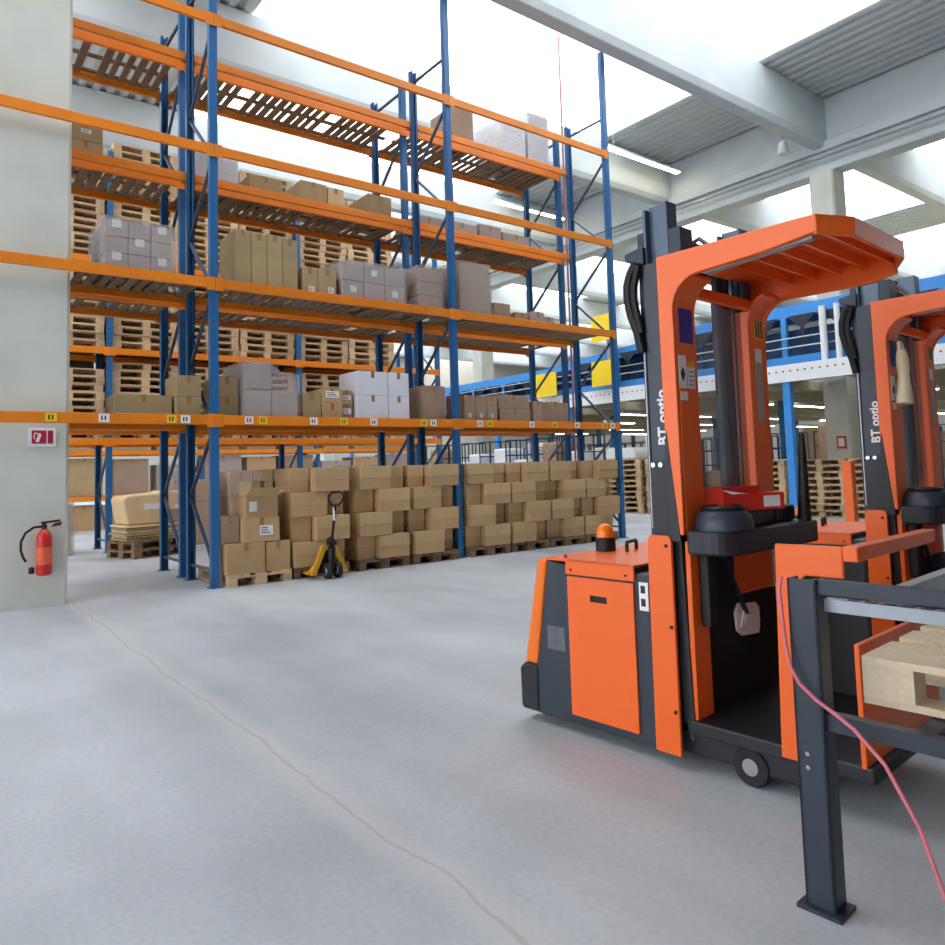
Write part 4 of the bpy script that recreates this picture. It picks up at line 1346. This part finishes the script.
# ------------------------------------------------------------------ lamps
def lamp(x0, x1, y, z, ztop, label, group):
    r = tag(empty('strip_light', ((x0 + x1) / 2, y, z)), label, 'light', group)
    L = (x1 - x0) / 2
    MB().prism([(-0.09, 0.0), (0.09, 0.0), (0.05, 0.09), (-0.05, 0.09)], 'x', -L, L).build('housing', LAMPB, r)
    MB().box(-L + 0.02, L - 0.02, -0.07, 0.07, -0.02, -0.001).build('tube', LAMPE, r)
    for s in (-0.8, 0.8):
        MB().tube([(s * L, 0, 0.09), (s * L, 0, ztop - z)], 0.008, 5).build('wire', GALV, r)
    return r


for k, y in enumerate((3.65, 8.35, 13.05, 17.75)):
    lamp(11.6, 14.7, y, 9.75, DZ + 0.06, 'strip light hung under the roof before the %s roof beam past the racks' % ORD1[k], 'strip lights under the roof')
for k, y in enumerate((-2.6, 1.2, 4.9, 8.0, 11.4, 14.6)):
    for j, (x, nm) in enumerate(((13.2, 'near'), (15.9, 'far'))):
        lamp(x, x + 1.5, y, 2.75, 3.279, 'glowing strip light under the mezzanine, %s row, %s from the truck side' % (nm, ORD1[k]), 'strip lights under the mezzanine')
for k, y in enumerate((-6.6, -2.6, 1.2, 4.9, 8.0, 11.4, 14.6)):
    for j, (x, nm) in enumerate(((20.0, 'third'), (24.5, 'fourth'), (28.5, 'fifth'))):
        lamp(x, x + 2.0, y, 2.75, 3.279, 'glowing strip light deep under the mezzanine, %s row, %s from the truck side' % (nm, ORD1[k]), 'strip lights under the mezzanine')
sp = tag(empty('cone_lamp', (14.3, 0.25, 8.95)), 'small white cone lamp hanging at the roof beam corner', 'light')
MB().lathe([(0.14, 0.0), (0.10, 0.28), (0.05, 0.34), (0.03, 0.36)], (0, 0, 0), 'z', 16).build('shade', LAMPB, sp)
MB().tube([(0, 0, 0.36), (0, 0, 1.4)], 0.01, 6).build('cord', INK, sp)
pp = MB().tube([(14.85, -15, 8.75), (14.85, 30, 8.75)], 0.035, 8)
tag(pp.build('conduit_pipe', GALV), 'long thin conduit pipe along the concrete girder', 'pipe')

# ------------------------------------------------------------------ far stock around the mezzanine
fs = [(13.05, 4.45, 9, 'wooden pallet stack at the right end of the rack', 0.15), (13.3, 3.15, 9, 'wooden pallet stack left of the front truck mast', 0.0), (13.75, 0.70, 9, 'wooden pallet stack right of the front truck cab', 0.0),
      (14.05, -0.56, 9, 'wooden pallet stack before the grey column', 0.0), (14.0, -1.85, 9, 'wooden pallet stack left of the second truck', 0.0)]
sn = ['at the rack end', 'left of the front mast', 'behind the blue mezzanine post', 'before the grey column', 'left of the second truck mast']
for si, (x, y, n, l, rz) in enumerate(fs):
    n = (10, 10, 9, 9, 9)[si]
    for k in range(n):
        pallet(x - 0.2 + random.uniform(-0.02, 0.02), y + random.uniform(-0.02, 0.02), k * 0.1455, rz + math.pi / 2 * 0 + random.choice((0, math.pi)),
               'pallet in the far floor stack %s, %s from bottom' % (sn[si], ORD[k]), 'far floor stacks of pallets')
for i, (x, y, h, l) in enumerate(((12.85, 4.2, 0.32, 'white wrapped bundle on the pallet stack at the rack end'), (13.1, 3.2, 0.34, 'white wrapped bundle on the pallet stack left of the front truck mast'))):
    q = MB()
    y = 4.45 if i == 0 else 3.15
    q.prism([(y - 0.55, 0), (y + 0.55, 0), (y + 0.52, h * 0.7), (y + 0.38, h), (y - 0.38, h), (y - 0.52, h * 0.7)], 'x', x - 0.38, x + 0.38)
    o = q.build('wrapped_bundle', WHITEPL, bevel=0.06, seg=3, loc=(0, 0, 10 * 0.1455 + 0.0005))
    tag(o, l, 'bundle', 'white wrapped bundles on pallet stacks')

# orange steel post behind the second truck
o = MB().prism([(-0.055, -0.055), (0.055, -0.055), (0.055, 0.055), (-0.055, 0.055)], 'z', 0.012, 1.30).build('guard_post', TRUCK_O, loc=(6.05, -4.74, 0), bevel=0.01)
MB().box(-0.16, 0.16, -0.16, 0.16, 0.0, 0.012).build('base_plate', TRUCK_O, o)
tag(o, 'square orange steel guard post behind the second truck', 'post')


# roll cages with goods in the far hall under the mezzanine
def roll_cage(x, y, label, m, fill):
    r = tag(empty('roll_cage', (x, y, 0)), label, 'roll cage', 'roll cages in the far hall')
    MB().box(-0.4, 0.4, -0.35, 0.35, 0.18, 0.22).build('base', CONVD, r)
    f = MB()
    for yy in (-0.34, 0.34):
        for xx in (-0.38, 0.0, 0.38):
            f.tube([(xx, yy, 0.2), (xx, yy, 2.05)], 0.02, 5)
        for zz in (0.6, 1.2, 1.65, 2.05):
            f.tube([(-0.38, yy, zz), (0.38, yy, zz)], 0.016, 5)
    f.build('side_grid', CONVD if m else BLUE_DARK, r)
    w = MB()
    for xx in (-0.33, 0.33):
        for yy in (-0.28, 0.28):
            w.lathe([(0.03, -0.015), (0.09, -0.015), (0.09, 0.015), (0.03, 0.015)], (xx, yy, 0.091), 'y', 12)
    w.build('castors', BLACK, r)
    MB().box(-0.3, 0.3, -0.28, 0.28, 0.225, 0.225 + fill).build('goods', (CARD_W, CARD_G, WHITEPL)[m], r, bevel=0.04)
    return r


for k in range(13):
    for j in range(2):
        x = 16.6 + 1.6 * j + 0.1 * (k % 3)
        y = -1.6 + k * 1.15
        roll_cage(x, y, 'roll cage with goods in the far hall, %s row, %s from the right' % (('front', 'rear')[j], ORD1[k]), (k * 2 + j) % 3, 0.8 + 0.3 * ((k * 2 + j * 3) % 5))
for k in range(7):
    roll_cage(10.0 + 0.12 * (k % 2), 3.4 + k * 0.98, 'roll cage with goods in the cross aisle past the rack ends, %s from the right' % ORD1[k], (2, 1, 0, 2, 0, 2, 1)[k], (1.45, 1.7, 1.3, 1.62, 1.5, 1.3, 1.7)[k])
# red fire sign on the far column
o = MB().box(14.955, 14.975, -0.5, -0.28, 1.55, 1.85, 0).box(14.95, 14.955, -0.46, -0.32, 1.60, 1.80, 1).build('fire_sign', [SIGNRED, PAPER])
tag(o, 'tiny red fire sign on the grey column under the mezzanine', 'sign')
bpy.context.view_layer.update()
